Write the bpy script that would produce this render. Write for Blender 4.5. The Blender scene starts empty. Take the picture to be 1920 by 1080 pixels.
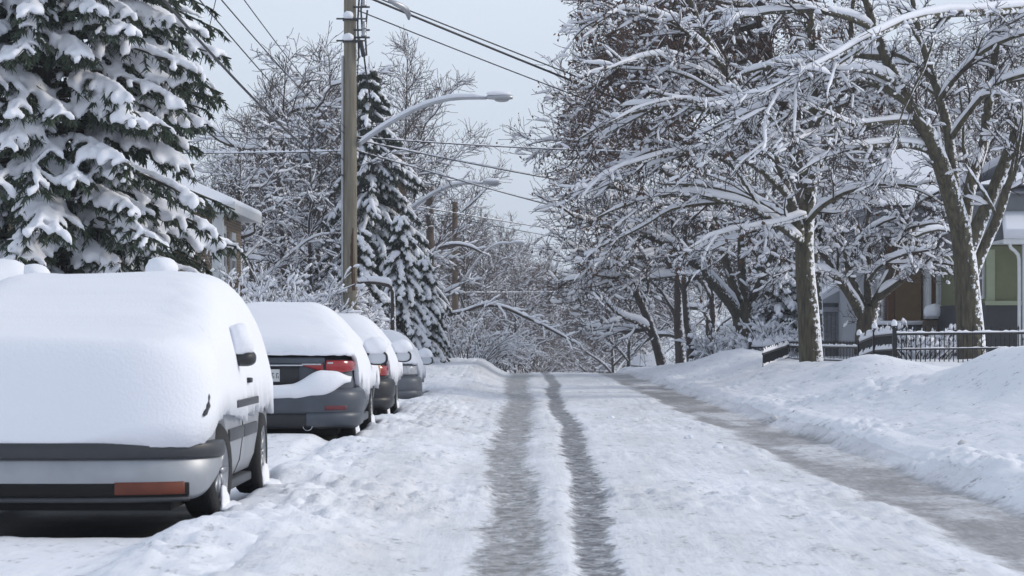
import bpy, bmesh, math
import numpy as np
from math import radians, pi

S = bpy.context.scene
COL = S.collection

# ------------------------------------------------------------------ camera
EYE = 1.2            # camera height above the road
F_PX, CX, CY = 4600.0, 975.0, 630.0
cam = bpy.data.cameras.new('camera')
cam.sensor_width = 36.0
cam.lens = F_PX / 1920.0 * 36.0
cam.shift_x = (960 - CX) / 1920.0
cam.shift_y = (CY - 540) / 1920.0
cam.clip_start, cam.clip_end = 0.5, 5000
cam.dof.use_dof = True
cam.dof.focus_distance = 34.0
cam.dof.aperture_fstop = 9.0
co = bpy.data.objects.new('camera', cam)
co.location = (0, 0, EYE)
co.rotation_euler = (radians(90), 0, 0)
COL.objects.link(co)
S.camera = co

# ------------------------------------------------------------------ sky and sun
SUN_EL, SUN_AZ = 29.0, 84.0      # azimuth measured from +Y (down the street) towards +X (right)
w = bpy.data.worlds.new('World')
S.world = w
w.use_nodes = True
nt = w.node_tree
nt.nodes.clear()
o_ = nt.nodes.new('ShaderNodeOutputWorld')
bg = nt.nodes.new('ShaderNodeBackground')
sky = nt.nodes.new('ShaderNodeTexSky')
sky.sky_type = 'NISHITA'
sky.sun_disc = False
sky.sun_elevation = radians(SUN_EL)
sky.sun_rotation = radians(SUN_AZ)
sky.air_density = 1.0
sky.dust_density = 1.0
sky.ozone_density = 1.5
# thin high cloud veil mixed over the clear sky, soft drifting patches
tc = nt.nodes.new('ShaderNodeTexCoord')
nz = nt.nodes.new('ShaderNodeTexNoise')
nz.inputs['Scale'].default_value = 1.6
nz.inputs['Detail'].default_value = 5.0
mp = nt.nodes.new('ShaderNodeMapping')
mp.inputs['Scale'].default_value = (1, 1, 3.0)
nt.links.new(tc.outputs['Generated'], mp.inputs['Vector'])
nt.links.new(mp.outputs['Vector'], nz.inputs['Vector'])
mr = nt.nodes.new('ShaderNodeMapRange')
mr.inputs['From Min'].default_value = 0.3
mr.inputs['From Max'].default_value = 0.7
mr.inputs['To Min'].default_value = -0.13
mr.inputs['To Max'].default_value = 0.06
nt.links.new(nz.outputs['Fac'], mr.inputs['Value'])
# the veil thins towards the zenith, where the light path through it is shortest
sxyz = nt.nodes.new('ShaderNodeSeparateXYZ')
nt.links.new(tc.outputs['Generated'], sxyz.inputs['Vector'])
el = nt.nodes.new('ShaderNodeMapRange')
el.inputs['From Min'].default_value = 0.0
el.inputs['From Max'].default_value = 0.9
el.inputs['To Min'].default_value = 0.985
el.inputs['To Max'].default_value = 0.5
nt.links.new(sxyz.outputs['Z'], el.inputs['Value'])
ad = nt.nodes.new('ShaderNodeMath')
nt.links.new(mr.outputs['Result'], ad.inputs[0])
nt.links.new(el.outputs['Result'], ad.inputs[1])
mx = nt.nodes.new('ShaderNodeMix')
mx.data_type = 'RGBA'
nt.links.new(ad.outputs[0], mx.inputs['Factor'])
nt.links.new(sky.outputs['Color'], mx.inputs[6])
mx.inputs[7].default_value = (7.3, 8.1, 9.3, 1)
nt.links.new(mx.outputs[2], bg.inputs['Color'])
bg.inputs['Strength'].default_value = 0.1
nt.links.new(bg.outputs['Background'], o_.inputs['Surface'])

sl = bpy.data.lights.new('sun', 'SUN')
sl.energy = 1.5
sl.angle = radians(11)
sl.color = (1.0, 0.92, 0.82)
so = bpy.data.objects.new('sun', sl)
a_, e_ = radians(SUN_AZ), radians(SUN_EL)
from mathutils import Vector
sd = Vector((math.sin(a_) * math.cos(e_), math.cos(a_) * math.cos(e_), math.sin(e_)))
so.rotation_euler = sd.to_track_quat('Z', 'Y').to_euler()
so.location = sd * 60
COL.objects.link(so)

S.view_settings.view_transform = 'Standard'
S.view_settings.look = 'None'
S.view_settings.exposure = 0.17
S.view_settings.gamma = 1.0
S.render.engine = 'CYCLES'
S.cycles.use_denoising = True
S.cycles.max_bounces = 6
S.cycles.diffuse_bounces = 4
S.cycles.glossy_bounces = 3
S.cycles.transparent_max_bounces = 6
S.cycles.volume_bounces = 0

# ------------------------------------------------------------------ helpers
def P(px, py, Y):
    """a point of the place, from its bearing in the photograph and its distance down the street"""
    return np.array([(px - CX) * Y / F_PX, Y, EYE + (CY - py) * Y / F_PX])

OFF = {}

def tag(o, label=None, cat=None, group=None, kind=None):
    if label: o['label'] = label
    if cat: o['category'] = cat
    if group: o['group'] = group
    if kind: o['kind'] = kind
    return o

def thing(name, label, cat, loc=(0, 0, 0), group=None):
    o = bpy.data.objects.new(name, None)
    o.empty_display_size = 0.2
    COL.objects.link(o)
    o.location = loc
    OFF[o.name] = np.array(loc, float)
    return tag(o, label, cat, group)

def mesh(name, V, faces, smooth=True):
    """faces: list of int arrays (n,3) / (n,4) or python lists of index lists"""
    V = np.asarray(V, np.float32)
    me = bpy.data.meshes.new(name)
    loops, starts, n = [], [], 0
    for f in faces:
        if isinstance(f, np.ndarray):
            if len(f) == 0: continue
            loops.append(f.reshape(-1).astype(np.int32))
            starts.append(n + np.arange(len(f), dtype=np.int32) * f.shape[1])
            n += f.size
        else:
            for poly in f:
                loops.append(np.array(poly, np.int32))
                starts.append(np.array([n], np.int32))
                n += len(poly)
    loops = np.concatenate(loops); starts = np.concatenate(starts)
    me.vertices.add(len(V)); me.vertices.foreach_set('co', V.reshape(-1))
    me.loops.add(len(loops)); me.loops.foreach_set('vertex_index', loops)
    me.polygons.add(len(starts)); me.polygons.foreach_set('loop_start', starts)
    me.polygons.foreach_set('use_smooth', np.full(len(starts), smooth))
    me.update(calc_edges=True)
    return me

def put(name, me, mat, parent=None, **kw):
    o = bpy.data.objects.new(name, me)
    COL.objects.link(o)
    if parent is not None:
        o.parent = parent
        OFF[o.name] = OFF.get(parent.name, np.zeros(3))
    if mat is not None:
        me.materials.clear(); me.materials.append(mat)
    return tag(o, **kw)

def part(name, geo, mat, parent, smooth=True, **kw):
    """geo = (V, faces) in world coordinates"""
    V, F = geo
    V = np.asarray(V, float) - OFF.get(parent.name, np.zeros(3)) if parent is not None else V
    return put(name, mesh(name, V, F, smooth), mat, parent, **kw)

def solo(name, geo, mat, label, cat, smooth=True, group=None):
    """a thing that is one mesh, origin at its base centre"""
    V = np.asarray(geo[0], float)
    c = np.array([(V[:, 0].min() + V[:, 0].max()) / 2, (V[:, 1].min() + V[:, 1].max()) / 2, V[:, 2].min()])
    o = put(name, mesh(name, V - c, geo[1], smooth), mat, None, label=label, cat=cat, group=group)
    o.location = c
    OFF[o.name] = c
    return o

def join(*gs):
    Vs, Fs, n = [], [], 0
    for V, F in gs:
        V = np.asarray(V, float).reshape(-1, 3)
        for f in F:
            Fs.append(f + n if isinstance(f, np.ndarray) else [[i + n for i in p] for p in f])
        Vs.append(V); n += len(V)
    return np.concatenate(Vs), Fs

def box(x0, x1, y0, y1, z0, z1, b=0.0):
    if b <= 0:
        V = np.array([(x0, y0, z0), (x1, y0, z0), (x1, y1, z0), (x0, y1, z0), (x0, y0, z1), (x1, y0, z1), (x1, y1, z1), (x0, y1, z1)], float)
        return V, [np.array([(0, 3, 2, 1), (4, 5, 6, 7), (0, 1, 5, 4), (1, 2, 6, 5), (2, 3, 7, 6), (3, 0, 4, 7)])]
    bm = bmesh.new()
    bmesh.ops.create_cube(bm, size=1)
    for v in bm.verts:
        v.co = ((x0 + x1) / 2 + v.co.x * (x1 - x0), (y0 + y1) / 2 + v.co.y * (y1 - y0), (z0 + z1) / 2 + v.co.z * (z1 - z0))
    bmesh.ops.bevel(bm, geom=bm.edges[:], offset=b, segments=2, affect='EDGES', profile=0.6)
    bm.verts.index_update()
    g = (np.array([v.co[:] for v in bm.verts]), [[[v.index for v in f.verts] for f in bm.faces]])
    bm.free()
    return g

def xf(geo, rz=0.0, loc=(0, 0, 0), sc=1.0):
    V = np.asarray(geo[0], float) * sc
    c, s = math.cos(rz), math.sin(rz)
    V = np.stack([V[:, 0] * c - V[:, 1] * s, V[:, 0] * s + V[:, 1] * c, V[:, 2]], 1) + np.asarray(loc)
    return V, geo[1]

def hash01(i, j, seed=0):
    n = (i.astype(np.int64) * 374761393 + j.astype(np.int64) * 668265263 + seed * 1442695041) & 0x7fffffff
    n = ((n ^ (n >> 13)) * 1274126177) & 0x7fffffff
    return ((n ^ (n >> 16)) & 0xffff) / 65535.0

def vnoise(x, y, seed=0):
    xi, yi = np.floor(x), np.floor(y)
    fx, fy = x - xi, y - yi
    u, v = fx * fx * fx * (fx * (fx * 6 - 15) + 10), fy * fy * fy * (fy * (fy * 6 - 15) + 10)
    a, b = hash01(xi, yi, seed), hash01(xi + 1, yi, seed)
    c, d = hash01(xi, yi + 1, seed), hash01(xi + 1, yi + 1, seed)
    return (a * (1 - u) + b * u) * (1 - v) + (c * (1 - u) + d * u) * v

def fbm(x, y, oct=4, seed=0, gain=0.5, billow=False):
    t, a, s = 0.0, 1.0, 0.0
    for k in range(oct):
        n = vnoise(x * 2 ** k + 17.3 * k, y * 2 ** k - 9.1 * k, seed + k)
        t = t + a * (np.abs(n * 2 - 1) if billow else n)
        s += a; a *= gain
    return t / s

def sstep(a, b, x):
    t = np.clip((x - a) / (b - a), 0, 1)
    return t * t * (3 - 2 * t)

def norm(v):
    return v / np.maximum(np.linalg.norm(v, axis=-1, keepdims=True), 1e-9)

def frames(Pn):
    T = np.gradient(Pn, axis=1)
    T = norm(T)
    ref = np.zeros_like(T); ref[..., 2] = 1.0
    vert = np.abs(T[..., 2:3]) > 0.97
    alt = np.zeros_like(T); alt[..., 1] = 1.0
    # one reference per tube when the tube is steep anywhere, so rings never twist
    anyv = vert.any(axis=1, keepdims=True)
    ref = np.where(anyv, alt, ref)
    s = norm(np.cross(T, ref))
    u = np.cross(s, T)
    return T, s, u

def tubes(Pn, R, sides=5, su=1.0, off=None, cap=False, phase=0.0, rough=0.0, rng=None):
    """N tubes of K points: Pn (N,K,3), R (N,K)"""
    Pn = np.asarray(Pn, float); R = np.asarray(R, float)
    if Pn.ndim == 2: Pn = Pn[None]; R = R[None]
    N, K, _ = Pn.shape
    T, s, u = frames(Pn)
    C = Pn if off is None else Pn + off
    a = phase + np.arange(sides) * 2 * pi / sides
    rr = R[:, :, None, None]
    if rough > 0:
        rr = rr * (1 + rough * (rng.random((N, K, sides, 1)) - 0.5))
    V = C[:, :, None, :] + rr * (np.cos(a)[None, None, :, None] * s[:, :, None, :] + su * np.sin(a)[None, None, :, None] * u[:, :, None, :])
    V = V.reshape(-1, 3)
    base = (np.arange(N) * K * sides)[:, None, None] + (np.arange(K - 1) * sides)[None, :, None]
    i = np.arange(sides)[None, None, :]; j = (np.arange(sides) + 1)[None, None, :] % sides
    Q = np.stack([base + i, base + j, base + sides + j, base + sides + i], -1).reshape(-1, 4)
    F = [Q]
    if cap:
        c0 = (np.arange(N) * K * sides)[:, None] + np.arange(sides)[None, ::-1]
        c1 = (np.arange(N) * K * sides + (K - 1) * sides)[:, None] + np.arange(sides)[None]
        F += [c0, c1]
    return V, F

def resample(pts, K):
    pts = np.asarray(pts, float)
    d = np.concatenate([[0], np.cumsum(np.linalg.norm(np.diff(pts[:, :3], axis=0), axis=1))])
    # smooth through the points with a Catmull-Rom, then even spacing
    n = len(pts)
    fine = []
    for i in range(n - 1):
        p0, p1, p2, p3 = pts[max(i - 1, 0)], pts[i], pts[i + 1], pts[min(i + 2, n - 1)]
        for t in np.linspace(0, 1, 12, endpoint=False):
            fine.append(0.5 * ((2 * p1) + (-p0 + p2) * t + (2 * p0 - 5 * p1 + 4 * p2 - p3) * t * t + (-p0 + 3 * p1 - 3 * p2 + p3) * t ** 3))
    fine.append(pts[-1]); fine = np.array(fine)
    d = np.concatenate([[0], np.cumsum(np.linalg.norm(np.diff(fine[:, :3], axis=0), axis=1))])
    q = np.linspace(0, d[-1], K)
    return np.stack([np.interp(q, d, fine[:, c]) for c in range(fine.shape[1])], 1)

def lathe(prof, n=24, axis='z', c=(0, 0, 0)):
    """prof: list of (r, h)"""
    prof = np.array(prof, float); K = len(prof)
    a = np.arange(n) * 2 * pi / n
    X = prof[:, 0][:, None] * np.cos(a); Y = prof[:, 0][:, None] * np.sin(a); Z = np.repeat(prof[:, 1][:, None], n, 1)
    V = {'z': np.stack([X, Y, Z], -1), 'x': np.stack([Z, X, Y], -1), 'y': np.stack([X, Z, Y], -1)}[axis].reshape(-1, 3) + np.asarray(c)
    i = np.arange(n); j = (i + 1) % n
    Q = np.concatenate([np.stack([k * n + i, k * n + j, (k + 1) * n + j, (k + 1) * n + i], 1) for k in range(K - 1)])
    return V, [Q]

def blob(c, r, n=10, seed=0, lump=0.12, flat=-0.3):
    """a lumpy snow cap: ellipsoid with a flattened underside"""
    rs = np.random.default_rng(seed)
    th = np.linspace(0, pi, n + 1); ph = np.arange(2 * n) * pi / n
    d = np.stack([np.sin(th)[:, None] * np.cos(ph), np.sin(th)[:, None] * np.sin(ph), np.repeat(np.cos(th)[:, None], 2 * n, 1)], -1)
    k = 1 + lump * (fbm(d[..., 0] * 1.7 + d[..., 2] + seed * 3.1, d[..., 1] * 1.7 - d[..., 2], 3, seed) - 0.5) * 2
    V = d * k[..., None]
    V[..., 2] = np.maximum(V[..., 2], flat)
    V = V * np.asarray(r) + np.asarray(c)
    m = 2 * n
    i = np.arange(m); j = (i + 1) % m
    Q = np.concatenate([np.stack([q * m + i, (q + 1) * m + i, (q + 1) * m + j, q * m + j], 1) for q in range(n)])
    return V.reshape(-1, 3), [Q]

# ------------------------------------------------------------------ materials
def mat(name, col, rough=0.6, metal=0.0, var=0.0, vscale=8.0, bump=0.0, bscale=40.0, spec=None, coat=0.0, stretch=None, emit=None):
    m = bpy.data.materials.new(name); m.use_nodes = True
    n = m.node_tree; b = n.nodes['Principled BSDF']
    b.inputs['Base Color'].default_value = (*col, 1)
    b.inputs['Roughness'].default_value = rough
    b.inputs['Metallic'].default_value = metal
    if spec is not None: b.inputs['Specular IOR Level'].default_value = spec
    if coat: b.inputs['Coat Weight'].default_value = coat; b.inputs['Coat Roughness'].default_value = 0.12
    if var or bump:
        t = n.nodes.new('ShaderNodeTexCoord')
        mpn = n.nodes.new('ShaderNodeMapping'); n.links.new(t.outputs['Object'], mpn.inputs['Vector'])
        if stretch: mpn.inputs['Scale'].default_value = stretch
    if var:
        z = n.nodes.new('ShaderNodeTexNoise'); z.inputs['Scale'].default_value = vscale; z.inputs['Detail'].default_value = 5
        n.links.new(mpn.outputs['Vector'], z.inputs['Vector'])
        r = n.nodes.new('ShaderNodeMapRange')
        r.inputs['From Min'].default_value = 0.25; r.inputs['From Max'].default_value = 0.75
        r.inputs['To Min'].default_value = 1 - var; r.inputs['To Max'].default_value = 1 + var
        n.links.new(z.outputs['Fac'], r.inputs['Value'])
        v = n.nodes.new('ShaderNodeVectorMath'); v.operation = 'SCALE'; v.inputs[0].default_value = col
        n.links.new(r.outputs['Result'], v.inputs['Scale']); n.links.new(v.outputs['Vector'], b.inputs['Base Color'])
    if bump:
        z2 = n.nodes.new('ShaderNodeTexNoise'); z2.inputs['Scale'].default_value = bscale; z2.inputs['Detail'].default_value = 4
        n.links.new(mpn.outputs['Vector'], z2.inputs['Vector'])
        bp = n.nodes.new('ShaderNodeBump'); bp.inputs['Strength'].default_value = bump; bp.inputs['Distance'].default_value = 0.02
        n.links.new(z2.outputs['Fac'], bp.inputs['Height']); n.links.new(bp.outputs['Normal'], b.inputs['Normal'])
    return m

def bark_mat(name, col, side=0.55, moss=0.0, thr=0.56):
    """bark with furrows; wind-blown snow stuck in specks on the sunward, street-lee side"""
    m = bpy.data.materials.new(name); m.use_nodes = True
    n = m.node_tree; L = n.links; b = n.nodes['Principled BSDF']; b.inputs['Roughness'].default_value = 0.9
    t = n.nodes.new('ShaderNodeTexCoord')
    mpn = n.nodes.new('ShaderNodeMapping'); mpn.inputs['Scale'].default_value = (9, 9, 1.6); L.new(t.outputs['Object'], mpn.inputs['Vector'])
    z = n.nodes.new('ShaderNodeTexNoise'); z.inputs['Scale'].default_value = 2.2; z.inputs['Detail'].default_value = 6; L.new(mpn.outputs['Vector'], z.inputs['Vector'])
    cr = n.nodes.new('ShaderNodeValToRGB'); L.new(z.outputs['Fac'], cr.inputs['Fac'])
    c = np.array(col)
    cr.color_ramp.elements[0].position = 0.3; cr.color_ramp.elements[0].color = (*(c * 0.45), 1)
    cr.color_ramp.elements[1].position = 0.7; cr.color_ramp.elements[1].color = (*(c * 1.4 + np.array([0.5, 0.55, 0.0]) * moss * 0.08), 1)
    g = n.nodes.new('ShaderNodeNewGeometry'); sx = n.nodes.new('ShaderNodeSeparateXYZ'); L.new(g.outputs['Normal'], sx.inputs['Vector'])
    z3 = n.nodes.new('ShaderNodeTexNoise'); z3.inputs['Scale'].default_value = 11; z3.inputs['Detail'].default_value = 5; z3.inputs['Roughness'].default_value = 0.7
    L.new(t.outputs['Object'], z3.inputs['Vector'])
    a1 = n.nodes.new('ShaderNodeMath'); a1.operation = 'MULTIPLY_ADD'; a1.inputs[1].default_value = 0.34; L.new(sx.outputs['X'], a1.inputs[0]); L.new(z3.outputs['Fac'], a1.inputs[2])
    r = n.nodes.new('ShaderNodeMapRange'); r.inputs['From Min'].default_value = thr + 0.2; r.inputs['From Max'].default_value = thr + 0.23; L.new(a1.outputs[0], r.inputs['Value'])
    mxn = n.nodes.new('ShaderNodeMix'); mxn.data_type = 'RGBA'; L.new(r.outputs['Result'], mxn.inputs['Factor']); L.new(cr.outputs['Color'], mxn.inputs[6]); mxn.inputs[7].default_value = (0.86, 0.88, 0.92, 1)
    L.new(mxn.outputs[2], b.inputs['Base Color'])
    bp = n.nodes.new('ShaderNodeBump'); bp.inputs['Strength'].default_value = 0.8; bp.inputs['Distance'].default_value = 0.03
    L.new(z.outputs['Fac'], bp.inputs['Height']); L.new(bp.outputs['Normal'], b.inputs['Normal'])
    return m

SNOW_C = (0.872, 0.883, 0.93)
M = {}
M['snow'] = mat('snow_fresh', SNOW_C, 0.65, bump=0.18, bscale=26, spec=0.25)
M['snow_car'] = mat('snow_on_cars', SNOW_C, 0.6, bump=0.22, bscale=55, spec=0.25)
M['snow_tree'] = mat('snow_on_branches', SNOW_C, 0.7, spec=0.2)
M['bark'] = bark_mat('bark_grey_brown', (0.062, 0.052, 0.042), moss=0.25)
M['bark_maple'] = bark_mat('bark_olive_maple', (0.078, 0.068, 0.052), moss=0.4, thr=0.5)
M['bark_far'] = bark_mat('bark_far_trees', (0.06, 0.048, 0.042), thr=0.5)
M['twig'] = mat('twig_bark', (0.045, 0.034, 0.03), 0.9)
M['twig_brown'] = mat('twig_brown', (0.075, 0.05, 0.042), 0.9)
M['leaf_dead'] = mat('dead_leaf', (0.1, 0.05, 0.03), 0.8, var=0.4, vscale=3)
M['needle'] = mat('spruce_needles', (0.035, 0.052, 0.03), 0.7, var=0.45, vscale=2.5)
M['needle_far'] = mat('cedar_needles', (0.03, 0.042, 0.028), 0.75, var=0.4, vscale=2.0)
M['wood_pole'] = mat('treated_pole_wood', (0.2, 0.178, 0.135), 0.85, var=0.35, vscale=2.5, bump=0.4, bscale=10, stretch=(5, 5, 0.35))
M['wood_pole_brown'] = mat('weathered_pole_wood', (0.11, 0.075, 0.05), 0.9, var=0.45, vscale=2.5, bump=0.4, bscale=10, stretch=(5, 5, 0.5))
M['stain'] = mat('pole_stain', (0.05, 0.026, 0.014), 0.9, var=0.3, vscale=6)
M['galv'] = mat('galvanised_steel', (0.42, 0.43, 0.45), 0.45, 0.7, var=0.12, vscale=6)
M['dark_metal'] = mat('dark_hardware', (0.06, 0.06, 0.065), 0.5, 0.4)
M['cable'] = mat('cable_sheath', (0.025, 0.025, 0.028), 0.6)
M['iron'] = mat('black_iron', (0.012, 0.012, 0.014), 0.45, 0.2, var=0.2, vscale=12)
M['lamp_lens'] = mat('lamp_lens', (0.35, 0.36, 0.36), 0.2)

# ------------------------------------------------------------------ terrain
def road_z(y):
    d = np.maximum(y - 74, 0)
    return -np.where(d < 35, 0.0009 * d * d, 0.0009 * 1225 + 0.058 * (d - 35)) - 0.03 * np.sin(np.clip(y, 0, 74) / 74 * pi) * 0.0

def rut(x, y, c0, c1, w0, w1):
    t = np.clip((y - 12) / 65, 0, 1)
    c = c0 + (c1 - c0) * t + 0.05 * np.sin(y * 0.19 + c0 * 5) + 0.03 * np.sin(y * 0.47 + c0 * 11)
    wd = w0 + (w1 - w0) * t
    wd = wd * (0.85 + 0.35 * vnoise(y * 0.6, c0 * 50 + y * 0, 5))
    return 1 - sstep(0.45, 1.5, np.abs(x - c) / wd)

CAR_SPOTS = [(-2.80, 14.5, 4.1), (-2.68, 25.8, 4.7), (-2.72, 32.8, 4.5), (-2.75, 44.3, 4.3)]

def masks(x, y):
    ej = 0.10 * (fbm(x * 3.5, y * 2.2, 3, 141) - 0.5)
    m1 = rut(x + ej, y, -0.07, -0.05, 0.16, 0.33)
    m2 = rut(x + ej, y, 0.47, 0.88, 0.125, 0.16)
    e0 = 2.42 + 0.3 * (fbm(y * 0.35, y * 0 + 3.3, 3, 8) - 0.5) + 0.22 * (fbm(x * 2.5, y * 1.4, 3, 18) - 0.5)
    e1 = 3.42 + 0.22 * (fbm(y * 0.5, y * 0 + 7.7, 3, 9) - 0.5) + 0.15 * (fbm(x * 3, y * 1.6, 3, 19) - 0.5)
    m3 = sstep(e0 - 0.08, e0 + 0.2, x) * (1 - sstep(e1 - 0.12, e1 + 0.06, x))
    m3 = m3 * (0.7 + 0.3 * sstep(0.3, 0.5, fbm(x * 1.3 + 5, y * 0.35, 3, 151)))
    return m1, m2, m3

def H(x, y):
    m1, m2, m3 = masks(x, y)
    z = road_z(y)
    near = 1 - sstep(60, 110, y)
    # packed snow between the ruts, shallow crown
    lum = fbm(x * 3.2, y * 2.2, 4, 11, 0.55, True)
    far_f = 1 - 0.75 * sstep(14, 45, y)
    chunk = fbm(x * 7, y * 4.4, 2, 23, 0.55, True)
    fine = vnoise(x * 15, y * 8.5, 31) * far_f
    on_road = sstep(-1.3, -0.6, x) * (1 - sstep(3.2, 3.7, x))
    patch = sstep(0.45, 0.68, fbm(x * 0.9 + 3, y * 0.45, 3, 171))
    packed = 0.016 + 0.022 * lum + (0.008 + 0.04 * patch) * chunk + (0.008 + 0.018 * patch) * fine
    strip = np.exp(-((x - (0.2 + 0.0022 * y)) / 0.16) ** 2)       # the smoother strip between the two ruts
    packed = packed * (1 - 0.45 * strip) + 0.03 * strip
    tread = 0.016 * far_f * np.sin(y * 2 * pi / 0.21 + x * 9) * (fbm(x * 6, y * 5, 2, 41) - 0.2)
    z = z + packed * (1 - np.maximum(np.maximum(m1 * 0.92, m2), m3 * 0.92)) + (0.014 * fine + 0.016 * chunk) * np.maximum(m1, m2) + tread * np.maximum(m1, m2 * 0.7) + 0.006 * chunk * m3
    # ploughed ridge between the traffic and the parked cars
    wig = 0.22 * (vnoise(y * 0.22, y * 0 + 1.5, 3) - 0.5)
    rise = sstep(-0.35, -1.35, x + wig)
    hr = 0.09 + 0.28 * sstep(48, 72, y)
    ridge = rise * (1 - 0.95 * sstep(-1.75, -2.2, x + wig * 0.5) * (1 - sstep(48, 56, y)))
    z = z - packed * 0.8 * sstep(-1.7, -2.1, x) * (1 - sstep(48, 56, y))
    big = fbm(x * 1.1, y * 0.75, 3, 51, 0.4, True)
    z = z + ridge * (hr + 0.11 * (big - 0.25) + (0.004 + 0.022 * patch) * chunk * (1 - sstep(-1.9, -2.3, x)))
    # snow packed in front of and behind each parked car, bare under it
    for cx, cy, cl in CAR_SPOTS:
        ins = sstep(1.05, 0.7, np.abs(x - cx)) * sstep(-0.05, 0.25, y - cy) * sstep(-0.1, 0.3, cy + cl - y)
        z = z - ins * 0.12
    park = sstep(-1.9, -2.2, x) * (1 - sstep(49, 56, y))
    z = z + park * (0.16 * sstep(20, 24.5, y) + 0.1 * sstep(14.2, 12.8, y) * 0.3 - 0.14 * sstep(40, 46, y))
    # yards on the left, a little above the street
    z = z + sstep(-3.9, -5.2, x) * (0.35 + 0.25 * fbm(x * 0.35, y * 0.3, 3, 61))
    # the bank on the right and the raised yards
    tilt = 0.25 * (vnoise(y * 0.18, y * 0 + 9.1, 14) - 0.5)
    toe = sstep(3.3, 3.75, x + tilt * 0.3)
    bank = sstep(3.4, 5.9, x + tilt)
    yard = 0.46 + 0.08 * sstep(36, 44, y) - 0.07 * sstep(46, 53, y) - 0.4 * sstep(66, 84, y)
    z = z + toe * 0.13 + bank * yard
    z = z + toe * (0.07 * (fbm(x * 0.9, y * 0.6, 2, 71, 0.5, True) - 0.3) * (1 - 0.7 * sstep(5, 7, x)) + (0.006 + 0.03 * patch) * chunk * (1 - sstep(3.8, 4.8, x)))
    def mound(mx_, my, sx, sy, h, pw=2):
        return h * np.exp(-(np.abs((x - mx_) / sx) ** pw + np.abs((y - my) / sy) ** pw))
    z = z + mound(6.0, 28.5, 0.75, 3.6, 0.46) + mound(5.85, 40.5, 0.8, 2.4, 0.20) + mound(5.7, 64, 1.0, 6, 0.22) + mound(4.6, 34, 0.5, 1.2, 0.10)
    # the shovelled gap towards the yard, with a rough broken edge
    gap = np.exp(-(((y - 34.5) / 1.6) ** 2)) * sstep(5.2, 6.2, x)
    z = z - gap * 0.22
    rough = np.exp(-(((x - 5.0) / 0.55) ** 2 + ((y - 33.0) / 2.6) ** 2))
    z = z + rough * (0.16 * fbm(x * 4, y * 3, 4, 81, 0.6, True))
    # gentle roll everywhere far
    z = z + (1 - near) * 0.4 * (fbm(x * 0.05, y * 0.05, 2, 91) - 0.5) * (1 - on_road)
    z = z + sstep(14, 60, np.abs(x)) * 1.2 * fbm(x * 0.03, y * 0.03, 3, 95)
    return z

def grow_axis(a, b, s0, k):
    out = [a]
    s = s0
    while out[-1] < b:
        out.append(out[-1] + s); s *= k
    return out

ys = [-30, -15, -5, 0, 4, 7, 9]
y = 10.0
while y < 100:
    ys.append(y); y += max(0.034, 0.0040 * y)
while y < 900:
    ys.append(y); y *= 1.05
ys = np.array(ys)
mid = np.arange(-2.9, 4.6, 0.028)
rt = np.array(grow_axis(4.6, 320, 0.035, 1.05)); lf = -np.array(grow_axis(2.9, 320, 0.04, 1.08))[::-1]
xs = np.concatenate([lf[:-1], mid, rt])
i_l = int(np.argmin(np.abs(xs + 1.35))); i_r = int(np.argmin(np.abs(xs - 3.55)))
XX, YY = np.meshgrid(xs, ys)
ZZ = H(XX, YY)
MK = np.stack(masks(XX, YY), -1)

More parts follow.
